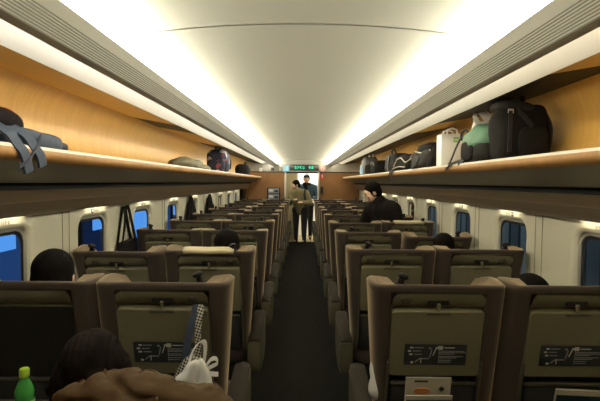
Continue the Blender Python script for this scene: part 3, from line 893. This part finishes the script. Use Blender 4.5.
mb = MB(); mb.ribbon([(.03, -.01, .09), (.06, -.012, .135), (.085, -.012, .14), (.09, -.012, .12), (.055, -.012, .10), (.03, -.01, .085)], (0, .2, 1), .018, .003); obj('handle', mb, M['whitep'], t)
mb = MB(); mb.ribbon([(.03, -.012, .085), (.06, -.016, .075), (.095, -.016, .072)], (0, .2, 1), .020, .003); obj('handle', mb, M['whitep'], t)
t = empty('plastic_bag', (.334, 1.99, .555)); tag(t, 'white plastic bag between armrest and first aisle seat, backpack side', 'bag', 'white bags')
mb = MB(); mb.ell((0, 0, .085), (.040, .05, .092), e=.9, amp=.02, seed=9, freq=12, nu=28, nv=18); obj('body', mb, M['whitep'], t)
mb = MB(); mb.ribbon([(-.01, 0, .18), (0, .01, .215), (.02, .02, .18)], (0, 1, 0), .015, .003); obj('handle', mb, M['whitep'], t)

# ------------------------------------------------------------------ hanging coats and tote on the wall
def wall_hook(y, z, label):
    t = empty('coat_hook_peg', (-XW, y, z)); tag(t, label, 'hook', 'coat hooks on the wall')
    mb = MB(); mb.box((.004, 0, 0), (.008, .03, .05), bev=.003); obj('plate', mb, M['alu'], t)
    mb = MB(); mb.tube([(.006, 0, 0), (.03, 0, -.006), (.038, 0, .012)], .005, 8); obj('peg', mb, M['alu'], t)
wall_hook(3.62, 1.305, 'small metal peg holding the straps of the black tote')
t = empty('tote_bag', (-1.404, 3.66, .70)); tag(t, 'flat black tote bag with long straps hanging by the window', 'bag')
mb = MB(); mb.ell((0, .02, .15), (.020, .20, .175), e=.35, amp=.006, seed=3, nu=28, nv=16); obj('body', mb, M['black2'], t)
for dx in (-.020, .020):
    mb = MB(); mb.ribbon([(dx, -.13, .30), (dx * .9, -.075, .46), (dx * .6, -.04, .585), (dx * .4, -.01, .60), (dx * .6, .02, .58), (dx * .9, .08, .45), (dx, .16, .30)], (1, 0, 0) if False else (0, 1, .35), .044, .004); obj('strap', mb, M['black2'], t)
for (y, seed, lab, w) in ((5.80, 4, 'black coat hanging on the wall, nearer of the two', .30), (6.98, 8, 'black coat hanging on the wall, farther of the two', .34)):
    wall_hook(y, 1.305, 'small metal peg holding the ' + ('nearer' if seed == 4 else 'farther') + ' black coat')
    t = empty('coat', (-1.402, y, .60)); tag(t, lab, 'coat', 'black coats hanging on the wall')
    mb = MB(); lps = []
    for (z, hw, th) in ((.30, w, .020), (.40, w * .95, .022), (.50, w * .80, .022), (.60, w * .52, .02), (.68, w * .26, .016), (.715, .04, .01)):
        lps.append([((th + .004 * math.sin(5 * a + seed)) * math.sin(a), (hw + .01 * math.sin(7 * a)) * math.cos(a), z) for a in [2 * PI * i / 24 for i in range(24)]])
    mb.loops(lps); obj('body', mb, M['black2'], t)
    mb = MB(); mb.tube([(.006, -w * .62, .54), (.008, -w * .72, .42), (.008, -w * .72, .28)], [.016, .018, .016], 12); obj('sleeve', mb, M['black2'], t)
    mb = MB(); mb.tube([(.006, w * .62, .54), (.008, w * .72, .42), (.008, w * .72, .28)], [.016, .018, .016], 12); obj('sleeve', mb, M['black2'], t)

# ------------------------------------------------------------------ luggage
SH = H + .112
def bag_root(nm, x, y, label, cat, group=None, z=SH):
    t = empty(nm, (x, y, z)); tag(t, label, cat, group); return t

# -- large black backpack
t = bag_root('backpack', 1.222, 2.63, 'large black hiking backpack standing upright on the rack', 'backpack', 'bags on the rack, backpack side')
mb = MB(); mb.ell((0, 0, .165), (.142, .095, .160), e=.45, amp=.020, seed=1, freq=9, nu=40, nv=24); obj('body', mb, M['black'], t)
mb = MB(); mb.ell((-.025, .0, .312), (.118, .090, .046), e=.6, amp=.014, seed=4, nu=30, nv=14, rot=Matrix.Rotation(.26, 3, 'Y')); lid = obj('lid', mb, M['charcoal'], t)
mb = MB(); mb.box((-.085, -.094, .285), (.030, .008, .024), bev=.002); obj('buckle', mb, M['buckle'], lid)
mb = MB(); mb.ell((.04, -.088, .11), (.085, .030, .09), e=.5, amp=.008, seed=6, nu=26, nv=14); obj('front_pocket', mb, M['black'], t)
mb = MB(); mb.ribbon([(-.085, -.07, .345), (-.088, -.097, .28), (-.09, -.104, .18), (-.09, -.100, .06)], (1, 0, 0), .022, .005); obj('compression_strap', mb, M['strap'], t)
mb = MB(); mb.ribbon([(-.10, -.06, .35), (-.03, -.098, .27), (.03, -.106, .20)], (.6, 0, .8), .026, .006); obj('compression_strap', mb, M['strap'], t)
mb = MB(); mb.ribbon([(.13, -.03, .28), (.152, -.05, .2), (.150, -.04, .08), (.135, -.02, .04)], (0, 1, 0), .045, .012); obj('shoulder_strap', mb, M['strap'], t)
mb = MB(); mb.ribbon([(.0, -.05, .35), (.01, -.02, .385), (.03, .02, .385), (.04, .05, .35)], (1, 0, 0), .022, .006); obj('grab_loop', mb, M['strap'], t)

# -- white bag with loop handles behind it
t = bag_root('paper_bag', 1.235, 3.14, 'white carrier bag with loop handles wedged behind the large backpack', 'bag', 'white bags')
mb = MB(); mb.ell((0, 0, .155), (.085, .036, .155), e=.35, amp=.008, seed=3, nu=28, nv=14); obj('body', mb, M['white'], t)
mb = MB(); mb.ribbon([(-.04, -.03, .26), (-.085, -.034, .34), (-.075, -.034, .375), (-.04, -.034, .375), (.02, -.03, .33), (.05, -.03, .27)], (.5, 0, .7), .034, .005); obj('handle', mb, M['white'], t)
mb = MB(); mb.ribbon([(-.05, .03, .25), (-.06, .035, .34), (-.02, .035, .37), (.04, .03, .28)], (.5, 0, .7), .026, .005); obj('handle', mb, M['white'], t)

# -- green and black duffel
t = bag_root('duffel_bag', 1.157, 2.905, 'green-topped black duffel bag with straps drooping over the rack edge', 'bag', 'bags on the rack, backpack side')
mb = MB(); mb.ell((0, .0, .105), (.122, .165, .105), e=.6, amp=.02, seed=12, freq=8, nu=36, nv=20); obj('body', mb, M['charcoal'], t)
mb = MB(); mb.ell((-.005, -.02, .165), (.126, .152, .088), e=.8, amp=.035, seed=7, freq=11, nu=36, nv=18); obj('top_flap', mb, M['green'], t)
mb = MB(); mb.ribbon([(-.09, .08, .20), (-.115, .13, .185), (-.128, .20, .12), (-.132, .28, .045), (-.136, .33, .012), (-.152, .34, -.014), (-.160, .31, -.020), (-.154, .24, .012), (-.140, .15, .030), (-.122, .05, .04)], (.2, 1, .45), .026, .006); obj('shoulder_strap', mb, M['strap'], t)
mb = MB(); mb.ribbon([(-.12, .02, .05), (-.135, .08, .022), (-.140, .11, .012)], (.2, .6, .8), .035, .008); obj('end_strap', mb, M['strap'], t)
mb = MB(); mb.tube([(-.08, .06, .20), (-.10, .10, .235), (-.11, .14, .225), (-.11, .15, .17)], .009, 8); obj('carry_handle', mb, M['strap'], t)
mb = MB(); mb.ell((-.118, .0, .095), (.02, .10, .065), e=.6, amp=.006, seed=2, nu=24, nv=12); obj('side_pocket', mb, M['black'], t)

# -- white paper bag
t = bag_root('paper_bag', 1.165, 3.66, 'upright white paper bag with a green label, beyond the duffel', 'bag', 'white bags')
mb = MB(); mb.box((0, 0, .135), (.17, .13, .27), bev=.004); obj('body', mb, M['white'], t)
mb = MB(); mb.box((.03, -.0668, .225), (.045, .002, .04), 0); mb.box((.03, -.068, .225), (.03, .001, .008), 1); obj('label', mb, [M['grn_label'], M['white']], t)
mb = MB(); mb.tube([(-.04, -.05, .265), (-.035, -.055, .305), (.0, -.055, .315), (.035, -.055, .305), (.04, -.05, .265)], .007, 8); obj('handle', mb, M['white'], t)
mb = MB(); mb.tube([(-.04, .05, .265), (-.035, .05, .30), (.0, .05, .31), (.035, .05, .30), (.04, .05, .265)], .007, 8); obj('handle', mb, M['white'], t)

# -- black bags further on
t = bag_root('shoulder_bag', 1.14, 4.10, 'glossy black shoulder bag beside the white paper bag', 'bag', 'bags on the rack, backpack side')
mb = MB(); mb.ell((0, .0, .095), (.135, .30, .095), e=.6, amp=.018, seed=22, nu=34, nv=18); obj('body', mb, M['charcoal'], t)
mb = MB(); mb.ell((0, -.05, .180), (.12, .20, .06), e=.8, amp=.014, seed=24, nu=28, nv=14); obj('flap', mb, M['black'], t)
mb = MB(); mb.ribbon([(-.13, -.10, .10), (-.142, -.02, .05), (-.145, .10, .03), (-.13, .19, .06)], (0, .3, 1), .022, .006); obj('strap', mb, M['strap'], t)
mb = MB(); mb.tube([(-.09, -.27, .165), (-.03, -.29, .10), (.06, -.29, .085), (.11, -.26, .13)], .006, 6); mb.tube([(-.137, -.20, .14), (-.143, .0, .165), (-.14, .18, .12)], .006, 6); obj('zip', mb, M['buckle'], t)
mb = MB(); mb.ribbon([(.02, -.20, .225), (-.06, -.27, .17), (-.09, -.305, .09), (-.10, -.30, .02)], (1, 0, .3), .03, .007); obj('front_strap', mb, M['strap'], t)
t = bag_root('camera_bag', 1.15, 4.90, 'black bag with grey piping and a strap dangling over the edge', 'bag', 'bags on the rack, backpack side')
mb = MB(); mb.ell((0, .0, .095), (.13, .34, .095), e=.6, amp=.02, seed=32, nu=34, nv=18); obj('body', mb, M['black'], t)
mb = MB(); mb.tube([(-.125, -.30, .09), (-.138, -.15, .145), (-.140, .05, .135), (-.135, .22, .07)], .007, 6); mb.tube([(-.13, -.30, .045), (-.145, -.1, .055), (-.146, .1, .05), (-.138, .26, .04)], .006, 6); mb.tube([(.10, -.325, .05), (.02, -.345, .11), (-.07, -.335, .13), (-.125, -.30, .09)], .007, 6); obj('piping', mb, M['paper'], t)
mb = MB(); mb.ribbon([(-.12, .18, .08), (-.145, .22, .03), (-.150, .27, -.01), (-.152, .30, -.06), (-.150, .33, -.10)], (0, 1, .2), .030, .006); obj('strap', mb, M['strap'], t)
mb = MB(); mb.ribbon([(-.12, .18, .08), (-.145, .26, .02), (-.152, .34, .01), (-.150, .42, -.03)], (0, .4, 1), .026, .006); obj('strap', mb, M['strap'], t)
t = bag_root('holdall', 1.16, 5.60, 'squat dark holdall between black bag and grey backpack', 'bag', 'bags on the rack, backpack side')
mb = MB(); mb.ell((0, 0, .12), (.13, .26, .12), e=.55, amp=.022, seed=41, nu=34, nv=18); obj('body', mb, M['charcoal'], t)
mb = MB(); mb.tube([(-.05, -.15, .22), (-.06, -.08, .285), (-.06, .05, .285), (-.05, .14, .22)], .011, 8); obj('handle', mb, M['strap'], t)
mb = MB(); mb.ell((-.06, -.25, .09), (.05, .03, .06), e=.6, nu=20, nv=10); obj('end_pocket', mb, M['black'], t)
mb = MB(); mb.ribbon([(.03, -.18, .235), (.02, -.265, .16), (.02, -.27, .05)], (1, 0, 0), .035, .007); mb.ribbon([(-.13, -.12, .20), (-.145, -.1, .1), (-.14, -.1, .02)], (0, 1, 0), .035, .007); obj('strap', mb, M['greybag'], t)
t = bag_root('backpack', 1.17, 6.9, 'dark bag lying on the rack in front of the grey backpack', 'bag', 'bags on the rack, backpack side')
mb = MB(); mb.ell((0, 0, .11), (.13, .22, .11), e=.6, amp=.022, seed=44, nu=30, nv=16); obj('body', mb, M['black'], t)
mb = MB(); mb.ribbon([(-.12, -.15, .14), (-.14, -.05, .19), (-.13, .1, .15)], (0, .3, 1), .03, .008); obj('strap', mb, M['greybag'], t)
t = bag_root('backpack', 1.16, 7.95, 'grey backpack with a pale blue side near the far rack end', 'backpack', 'bags on the rack, backpack side')
mb = MB(); mb.ell((0, 0, .165), (.13, .19, .165), e=.6, amp=.02, seed=51, nu=30, nv=18); obj('body', mb, M['greybag'], t)
mb = MB(); mb.ell((-.02, -.185, .11), (.09, .035, .085), e=.6, amp=.01, seed=53, nu=24, nv=12); obj('front_pocket', mb, M['charcoal'], t)
mb = MB(); mb.ell((-.12, .06, .10), (.035, .12, .10), e=.7, amp=.01, seed=54, nu=24, nv=12); obj('side_pocket', mb, M['lightblue'], t)
mb = MB(); mb.tube([(-.03, -.12, .32), (-.02, -.14, .37), (.03, -.14, .37), (.04, -.12, .32)], .012, 8); obj('grab_loop', mb, M['whitep'], t)

# -- bottle side of the car
t = bag_root('backpack', -1.18, 1.84, 'slate blue backpack with straps dangling over the rack edge', 'backpack', 'bags on the rack, bottle side')
mb = MB(); mb.ell((0, -.02, .045), (.145, .26, .048), e=.6, amp=.014, seed=61, nu=34, nv=18); obj('body', mb, M['bluegrey'], t)
mb = MB(); mb.ell((.02, .20, .032), (.10, .09, .030), e=.6, amp=.01, seed=62, nu=24, nv=12); obj('pocket', mb, M['navy'], t)
for (ya, yb, dz) in ((-.23, -.16, -.085), (-.13, -.07, -.06)):
    mb = MB(); mb.ribbon([(.10, ya, .085), (.150, ya + .01, .050), (.166, ya + .03, .012), (.178, ya + .05, -.02), (.180, yb, dz)], (0, 1, .3), .050, .010); obj('strap', mb, M['bluegrey'], t)
mb = MB(); mb.ribbon([(.145, -.02, .06), (.168, -.08, .02), (.182, -.16, -.035), (.180, -.22, -.07)], (0, .5, 1), .022, .006); obj('strap', mb, M['navy'], t)
t = bag_root('jacket', -1.235, 1.80, 'dark rolled jacket with a red streak on the slate blue backpack', 'jacket', 'bags on the rack, bottle side', z=SH + .07)
mb = MB(); mb.ell((0, -.02, .050), (.11, .16, .055), e=.85, amp=.03, seed=65, nu=34, nv=18); obj('body', mb, M['black2'], t)
mb = MB(); mb.ell((.0, .095, .062), (.06, .06, .040), e=.8, amp=.01, seed=66, nu=20, nv=12, rot=Matrix.Rotation(-.5, 3, 'X')); obj('lining', mb, M['red'], t)
t = bag_root('folded_coat', -1.17, 4.75, 'crumpled khaki coat lying on the rack beside printed backpack', 'coat', 'bags on the rack, bottle side')
mb = MB(); mb.ell((0, -.05, .055), (.13, .42, .062), e=.85, amp=.055, seed=71, freq=13, nu=40, nv=22); obj('body', mb, M['khaki'], t)
mb = MB(); mb.ell((.07, .38, .03), (.07, .22, .035), e=.9, amp=.02, seed=73, freq=9, nu=26, nv=14); obj('sleeve', mb, M['khaki'], t)
t = bag_root('backpack', -1.175, 6.45, 'navy backpack with a white and red print standing on the rack', 'backpack', 'bags on the rack, bottle side')
mb = MB(); mb.ell((0, 0, .165), (.155, .16, .170), e=.62, amp=.014, seed=81, nu=34, nv=20); obj('body', mb, M['printed'], t)
mb = MB(); mb.ell((.0, -.145, .11), (.115, .045, .10), e=.6, amp=.01, seed=83, nu=26, nv=14); obj('front_pocket', mb, M['printed'], t)
mb = MB(); mb.tube([(-.03, -.05, .325), (-.025, -.06, .365), (.03, -.06, .365), (.035, -.05, .325)], .010, 8); obj('grab_loop', mb, M['strap'], t)
mb = MB(); mb.ribbon([(.14, .02, .25), (.165, .05, .17), (.16, .04, .06)], (0, 1, 0), .05, .012); obj('shoulder_strap', mb, M['navy'], t)
t = bag_root('holdall', -1.165, 9.05, 'lumpy black holdall near the far end of the bottle side', 'bag', 'bags on the rack, bottle side')
mb = MB(); mb.ell((0, 0, .11), (.14, .28, .115), e=.7, amp=.03, seed=91, nu=34, nv=18); obj('body', mb, M['black'], t)
mb = MB(); mb.tube([(.03, -.15, .20), (.05, -.08, .265), (.05, .06, .26), (.03, .13, .20)], .012, 8); obj('handle', mb, M['strap'], t)

# ------------------------------------------------------------------ people
def V(*a): return Vector(a)

def hand_prims(w, d, up, k=1.0):
    """palm, four fingers and a thumb from wrist w along d (up = back of the hand)"""
    w, d, up = Vector(w), Vector(d).normalized(), Vector(up).normalized()
    s = d.cross(up).normalized(); out = []
    pc = w + d * .045 * k
    out.append(('c', w, .022 * k, w + d * .05 * k, .026 * k))
    for i, (off, ln) in enumerate(((-.030, .058), (-.010, .070), (.010, .066), (.029, .050))):
        b = w + d * .075 * k + s * off * k; m = b + d * ln * .55 * k - up * .008 * k; e = m + d * ln * .40 * k - up * .026 * k
        out += [('c', w + d * .03 * k + s * off * .6 * k, .014 * k, b, .0115 * k), ('c', b, .0115 * k, m, .0105 * k), ('c', m, .0105 * k, e, .009 * k)]
    tb = w + d * .025 * k - s * .022 * k; tm = tb + (d * .6 - s * .8).normalized() * .038 * k
    out += [('c', tb, .014 * k, tm, .0115 * k), ('c', tm, .0115 * k, tm + (d * .9 - s * .3).normalized() * .028 * k, .0095 * k)]
    return out

def head_prims(c, face, up=(0, 0, 1), k=1.0):
    c = Vector(c); f = Vector(face).normalized(); u = Vector(up); u = (u - f * u.dot(f)).normalized(); r = f.cross(u)
    R = Matrix((r, f, u)).transposed()
    P = lambda a, b, d: c + (r * a + f * b + u * d) * k
    pr = [('e', P(0, -.008, .022), (.074 * k, .092 * k, .088 * k), R), ('e', P(0, .028, -.035), (.058 * k, .062 * k, .068 * k), R),
          ('e', P(0, .058, -.078), (.030 * k, .026 * k, .022 * k), R), ('c', P(0, .086, .012), .008 * k, P(0, .108, -.022), .013 * k),
          ('e', P(.038, .072, -.022), (.020 * k, .016 * k, .018 * k), R), ('e', P(-.038, .072, -.022), (.020 * k, .016 * k, .018 * k), R),
          ('c', P(-.034, .080, .018), .012 * k, P(.034, .080, .018), .012 * k), ('c', P(-.02, .084, -.055), .009 * k, P(.02, .084, -.055), .009 * k),
          ('e', P(.078, -.005, -.012), (.012 * k, .022 * k, .034 * k), R), ('e', P(-.078, -.005, -.012), (.012 * k, .022 * k, .034 * k), R)]
    return pr, P, R

def person(name, label, J, skin=True, jk=None, tr=None, hair=None, hairstyle='short', face=(0, 1, 0), up=(0, 0, 1), voxel=.012, group=None, fat=1.0, hands=True, eyes=False, jvox=None, puff=0.0, quilt=None):
    """J: joints hd nk sl sr el er wl wr pl pr kl kr al ar in world coordinates"""
    base = Vector((J['pl'][0] / 2 + J['pr'][0] / 2, J['pl'][1] / 2 + J['pr'][1] / 2, 0))
    t = empty(name, base); tag(t, label, 'person', group)
    j = {k: Vector(v) - base for k, v in J.items()}
    pel = (j['pl'] + j['pr']) / 2; mid = (j['sl'] + j['sr']) / 2
    hp, P, R = head_prims(j['hd'], face, up)
    pr = hp + [('c', j['nk'], .050, P(0, -.015, -.06), .050)]
    wst = pel.lerp(mid, .42)
    def torso(g):
        a = [('c', j['sl'].lerp(j['sr'], .16), .078 + g, j['sl'].lerp(j['sr'], .84), .078 + g), ('c', mid, .105 + g, wst, .098 + g), ('c', wst, .105 + g, pel, .105 + g)]
        a += [('c', j['sl'].lerp(mid, .35), .085 + g, wst.lerp(j['pl'], .45), .085 + g), ('c', j['sr'].lerp(mid, .35), .085 + g, wst.lerp(j['pr'], .45), .085 + g), ('c', j['nk'], .052 + g, mid, .09 + g)]
        return a
    def arms(g):
        a = []
        for q in 'lr':
            a += [('c', j['s' + q], .055 + g, j['e' + q], .043 + g), ('c', j['e' + q], .043 + g, j['w' + q], .031 + g)]
        return a
    def legs(g):
        a = []
        for q in 'lr':
            a += [('c', j['p' + q], .083 + g, j['k' + q], .058 + g), ('c', j['k' + q], .056 + g, j['a' + q], .038 + g)]
        a.append(('c', j['pl'], .095 + g, j['pr'], .095 + g)); return a
    pr += torso(-.012) + arms(-.012) + legs(-.012)
    for q in 'lr':
        fd = Vector((0, 1, 0)) if 'fd' not in J else j['fd'] + base
        pr.append(('c', j['a' + q], .03, j['a' + q] + fd * .12 - V(0, 0, .035), .026))
        if hands:
            d = (j['w' + q] - j['e' + q]); pr += hand_prims(j['w' + q], d, V(0, -.3, 1) if abs(d.normalized().z) < .8 else V(0, -1, .2))
    blob('body', pr, M['skin'], t, voxel=voxel)
    jv = jvox or voxel * 1.15
    if jk: blob('jacket', torso(.012 * fat + puff) + [p for p in arms(.014 * fat + puff)] + [('c', j['nk'] + V(0, 0, -.02), .066 + puff * .5, mid, .10 + puff)], M[jk], t, voxel=jv, smooth_it=3, quilt=quilt)
    if tr: blob('trousers', legs(.010), M[tr], t, voxel=jv)
    for q in 'lr':
        fd = Vector((0, 1, 0)) if 'fd' not in J else j['fd'] + base
        a = j['a' + q]
        sh = [('c', a + V(0, 0, -.02), .045, a + fd * .03 - V(0, 0, .035), .042), ('c', a + fd * -.03 - V(0, 0, .04), .038, a + fd * .15 - V(0, 0, .045), .032)]
        blob('shoe', sh, M['shoe'], t, voxel=.012)
    if hair:
        hs = [('e', P(0, -.022, .040), (.084, .098, .088), R), ('e', P(0, -.055, -.005), (.078, .062, .085), R), ('e', P(.062, -.02, .0), (.022, .055, .055), R), ('e', P(-.062, -.02, .0), (.022, .055, .055), R)]
        if hairstyle == 'long': hs += [('e', P(0, -.06, -.06), (.085, .055, .11), R), ('e', P(.065, -.02, -.06), (.03, .05, .10), R), ('e', P(-.065, -.02, -.06), (.03, .05, .10), R)]
        if hairstyle == 'cap': hs += [('e', P(0, .06, .075), (.075, .075, .022), R)]
        blob('hair' if hairstyle != 'cap' else 'cap', hs, M[hair], t, voxel=.009)
    if eyes:
        for q in (-1, 1):
            mb = MB(); mb.ell(P(q * .032, .080, .004), (.011, .007, .007), nu=10, nv=6); obj('eye', mb, M['gasket'], t)
        mb = MB(); mb.ell(P(0, .0895, -.055), (.02, .004, .005), nu=12, nv=6); obj('mouth', mb, M['red'], t)
        mb = MB()
        for q in (-1, 1): mb.box(P(q * .033, .0885, .026), (.03, .006, .006), rot=R)
        obj('eyebrow', mb, M['hair'], t)
    return t

def seated(label, b, p, k, head, hair, jk, style='short', face=(0, 1, 0), group='seated passengers', dx=0):
    s = seats[(b, p, k)]; x, y = s.location.x + dx, s.location.y
    hx_, hy2, hz2 = head
    dz = hz2 - 1.09
    sh = min(.94, .90 + dz)
    J = dict(hd=(hx_, hy2, hz2), nk=(x * .5 + hx_ * .5, y + .22, sh + .06), sl=(x - .165, y + .25, sh), sr=(x + .165, y + .25, sh), el=(x - .20, y + .38, .66), er=(x + .20, y + .38, .66),
             wl=(x - .11, y + .58, .62), wr=(x + .11, y + .58, .62), pl=(x - .09, y + .32, .53), pr=(x + .09, y + .32, .53), kl=(x - .10, y + .66, .52), kr=(x + .10, y + .66, .52),
             al=(x - .10, y + .70, .085), ar=(x + .10, y + .70, .085))
    return person('person', label, J, jk=jk, tr='trousers', hair=hair, hairstyle=style, face=face, voxel=.016, group=group)

seated('black-haired passenger whose head tops the first window seat, tote side', 'L', 'w', 0, (-1.095, 2.03, 1.072), 'hair', 'black2')
seated('black-haired passenger whose head tops the second-row aisle seat, tote side', 'L', 'a', 1, (-.485, 2.99, 1.068), 'hair', 'charcoal')
seated('dark-haired passenger slumped low in the first window seat, backpack side', 'R', 'w', 0, (1.02, 2.06, .975), 'hair', 'black2')
seated('dark-haired passenger peeping over the reclined third-row window seat', 'R', 'w', 2, (1.145, 3.72, .975), 'hairb', 'navy')
seated('dark-haired passenger in an aisle seat near the far end, backpack side', 'R', 'a', 6, (.545, 7.90, .985), 'hair', 'black2')
seated('farthest seated passenger, dark hair just above seats, backpack side', 'R', 'a', 8, (.53, 9.86, .985), 'hair', 'black2')

# khaki jacket, in the doorway end of the aisle, turned to the left
J = dict(hd=(-.155, 11.10, 1.425), nk=(-.15, 11.10, 1.30), sl=(-.26, 11.14, 1.235), sr=(.10, 11.02, 1.235), el=(-.29, 11.02, .99), er=(.20, 10.96, 1.00), wl=(-.20, 10.88, 1.06), wr=(.02, 10.84, 1.02),
         pl=(-.14, 11.14, .82), pr=(.06, 11.06, .82), kl=(-.14, 11.10, .45), kr=(.06, 11.03, .45), al=(-.14, 11.16, .085), ar=(.06, 11.08, .085), fd=(-.5, -.8, 0))
tA = person('person', 'person in khaki jacket with a dark shoulder strap in the aisle end', J, jk='jacket', tr='trousers', hair='hair', face=(-.85, -.35, -.28), voxel=.012, eyes=True, fat=1.6)
ba = tA.location
mb = MB(); mb.ribbon([V(.05, 11.18, 1.20) - ba, V(.075, 11.0, 1.325) - ba, V(.06, 10.90, 1.20) - ba, V(.075, 10.875, 1.05) - ba, V(.085, 10.89, .93) - ba], (1, -.2, 0), .05, .008); obj('shoulder_strap', mb, M['strap'], tA)
# blue jacket with black cap behind
J = dict(hd=(.115, 12.02, 1.58), nk=(.13, 12.02, 1.44), sl=(-.07, 12.05, 1.37), sr=(.33, 11.98, 1.37), el=(-.09, 11.98, 1.10), er=(.37, 11.92, 1.10), wl=(-.02, 11.80, 1.06), wr=(.28, 11.76, 1.06),
         pl=(.04, 12.04, .90), pr=(.22, 12.02, .90), kl=(.04, 12.0, .49), kr=(.22, 11.98, .49), al=(.04, 12.04, .085), ar=(.22, 12.02, .085), fd=(0, -1, 0))
tB = person('person', 'person in blue jacket and black cap facing camera beyond the doorway', J, jk='bluejk', tr='trousers', hair='hair', hairstyle='cap', face=(-.12, -1, -.08), voxel=.012, eyes=True)
ba = tB.location
blob('scarf', [('c', V(.06, 11.97, 1.44) - ba, .055, V(.20, 11.97, 1.43) - ba, .055), ('c', V(.10, 11.93, 1.42) - ba, .05, V(.10, 11.87, 1.22) - ba, .045)], M['black2'], tB, voxel=.012)

# black-clad passenger getting up, head turned to the aisle
J = dict(hd=(.815, 5.36, 1.385), nk=(.90, 5.36, 1.28), sl=(.84, 5.50, 1.19), sr=(1.05, 5.26, 1.19), el=(.76, 5.58, 1.00), er=(1.10, 5.22, .97), wl=(.72, 5.48, .85), wr=(.98, 5.14, .84),
         pl=(1.05, 5.42, .86), pr=(1.09, 5.26, .86), kl=(1.06, 5.40, .46), kr=(1.10, 5.26, .46), al=(1.10, 5.42, .085), ar=(1.12, 5.27, .085), fd=(-1, .1, 0))
person('person', 'dark-clad person leaning over the seats with face towards the aisle', J, jk='black2', tr='trousers', hair='hair', face=(-1, -.12, -.42), voxel=.012, eyes=True, fat=2.6)

# sleeper in the brown puffer coat
J = dict(hd=(-.592, 1.29, .958), nk=(-.520, 1.20, .900), sl=(-.57, 1.12, .858), sr=(-.340, 1.08, .917), el=(-.68, 1.24, .68), er=(-.245, 1.11, .905), wl=(-.56, 1.36, .72), wr=(-.30, 1.34, .80),
         pl=(-.63, .98, .53), pr=(-.45, .98, .53), kl=(-.65, 1.36, .53), kr=(-.45, 1.36, .53), al=(-.65, 1.44, .085), ar=(-.45, 1.44, .085))
tS = person('person', 'dozing person in a brown puffer coat, dark hair hanging forward', J, jk='coat', tr='trousers', hair=None, face=(-.55, .75, -.45), voxel=.008, puff=.026, jvox=.008, quilt=((.30, .50, .80), .075, .019))
ba = tS.location; c = Vector(J['hd']) - ba
prs = [('e', c + V(.062, .0, -.02), (.040, .075, .075)), ('e', c + V(0, -.01, .03), (.084, .098, .088)), ('e', c + V(-.02, -.02, -.03), (.078, .08, .085)), ('c', c + V(.02, -.03, .02), .07, c + V(.085, -.05, -.06), .026), ('c', c + V(-.03, -.04, .0), .062, c + V(-.06, -.045, -.09), .036)]
for i in range(14):
    a = -1.5 + i * .21
    prs.append(('c', c + V(.04 * math.sin(a), -.06, .075), .016, c + V(.098 * math.sin(a), -.085 + .03 * abs(math.sin(a)), -.03 - .03 * math.cos(a)), .010))
for (a, b_, d_) in ((.105, -.07, -.085), (.085, -.10, -.09), (.055, -.11, -.10), (-.085, -.07, -.12), (-.10, -.03, -.13)):
    prs.append(('c', c + V(a * .6, b_ * .8, .02), .022, c + V(a, b_, d_), .007))
blob('hair', prs, M['hairb'], tS, voxel=.006, smooth_it=2, quilt=((1, .15, .12), .017, .0045))
mb = MB(); mb.tube([c + V(.035, -.105, .0), c + V(.05, -.106, -.02)], .004, 6); obj('hair_clip', mb, M['buckle'], tS)
# ------------------------------------------------------------------ world, camera, view
w = bpy.data.worlds.new('dusk'); scene.world = w; w.use_nodes = True
bg = w.node_tree.nodes['Background']; bg.inputs['Color'].default_value = (.20, .255, .30, 1); bg.inputs['Strength'].default_value = 2.0

cam = bpy.data.cameras.new('camera'); co = bpy.data.objects.new('camera', cam); COL.objects.link(co)
cam.sensor_width = 36; cam.sensor_fit = 'HORIZONTAL'; cam.lens = 36 * F / 600
cam.clip_start = .02
pitch = math.atan(18.5 / F); yaw = math.atan(2.0 / F); roll = math.radians(.45)
R = Matrix.Rotation(yaw, 4, 'Z') @ Matrix.Rotation(PI / 2 - pitch, 4, 'X') @ Matrix.Rotation(roll, 4, 'Z')
co.matrix_world = Matrix.Translation((0, 0, CAMZ)) @ R
scene.camera = co

scene.view_settings.view_transform = 'Standard'; scene.view_settings.look = 'None'
scene.view_settings.gamma = 1; scene.view_settings.use_curve_mapping = False
scene.view_settings.exposure = 0.0
scene.cycles.use_denoising = True
scene.cycles.max_bounces = 12; scene.cycles.diffuse_bounces = 7; scene.cycles.glossy_bounces = 5
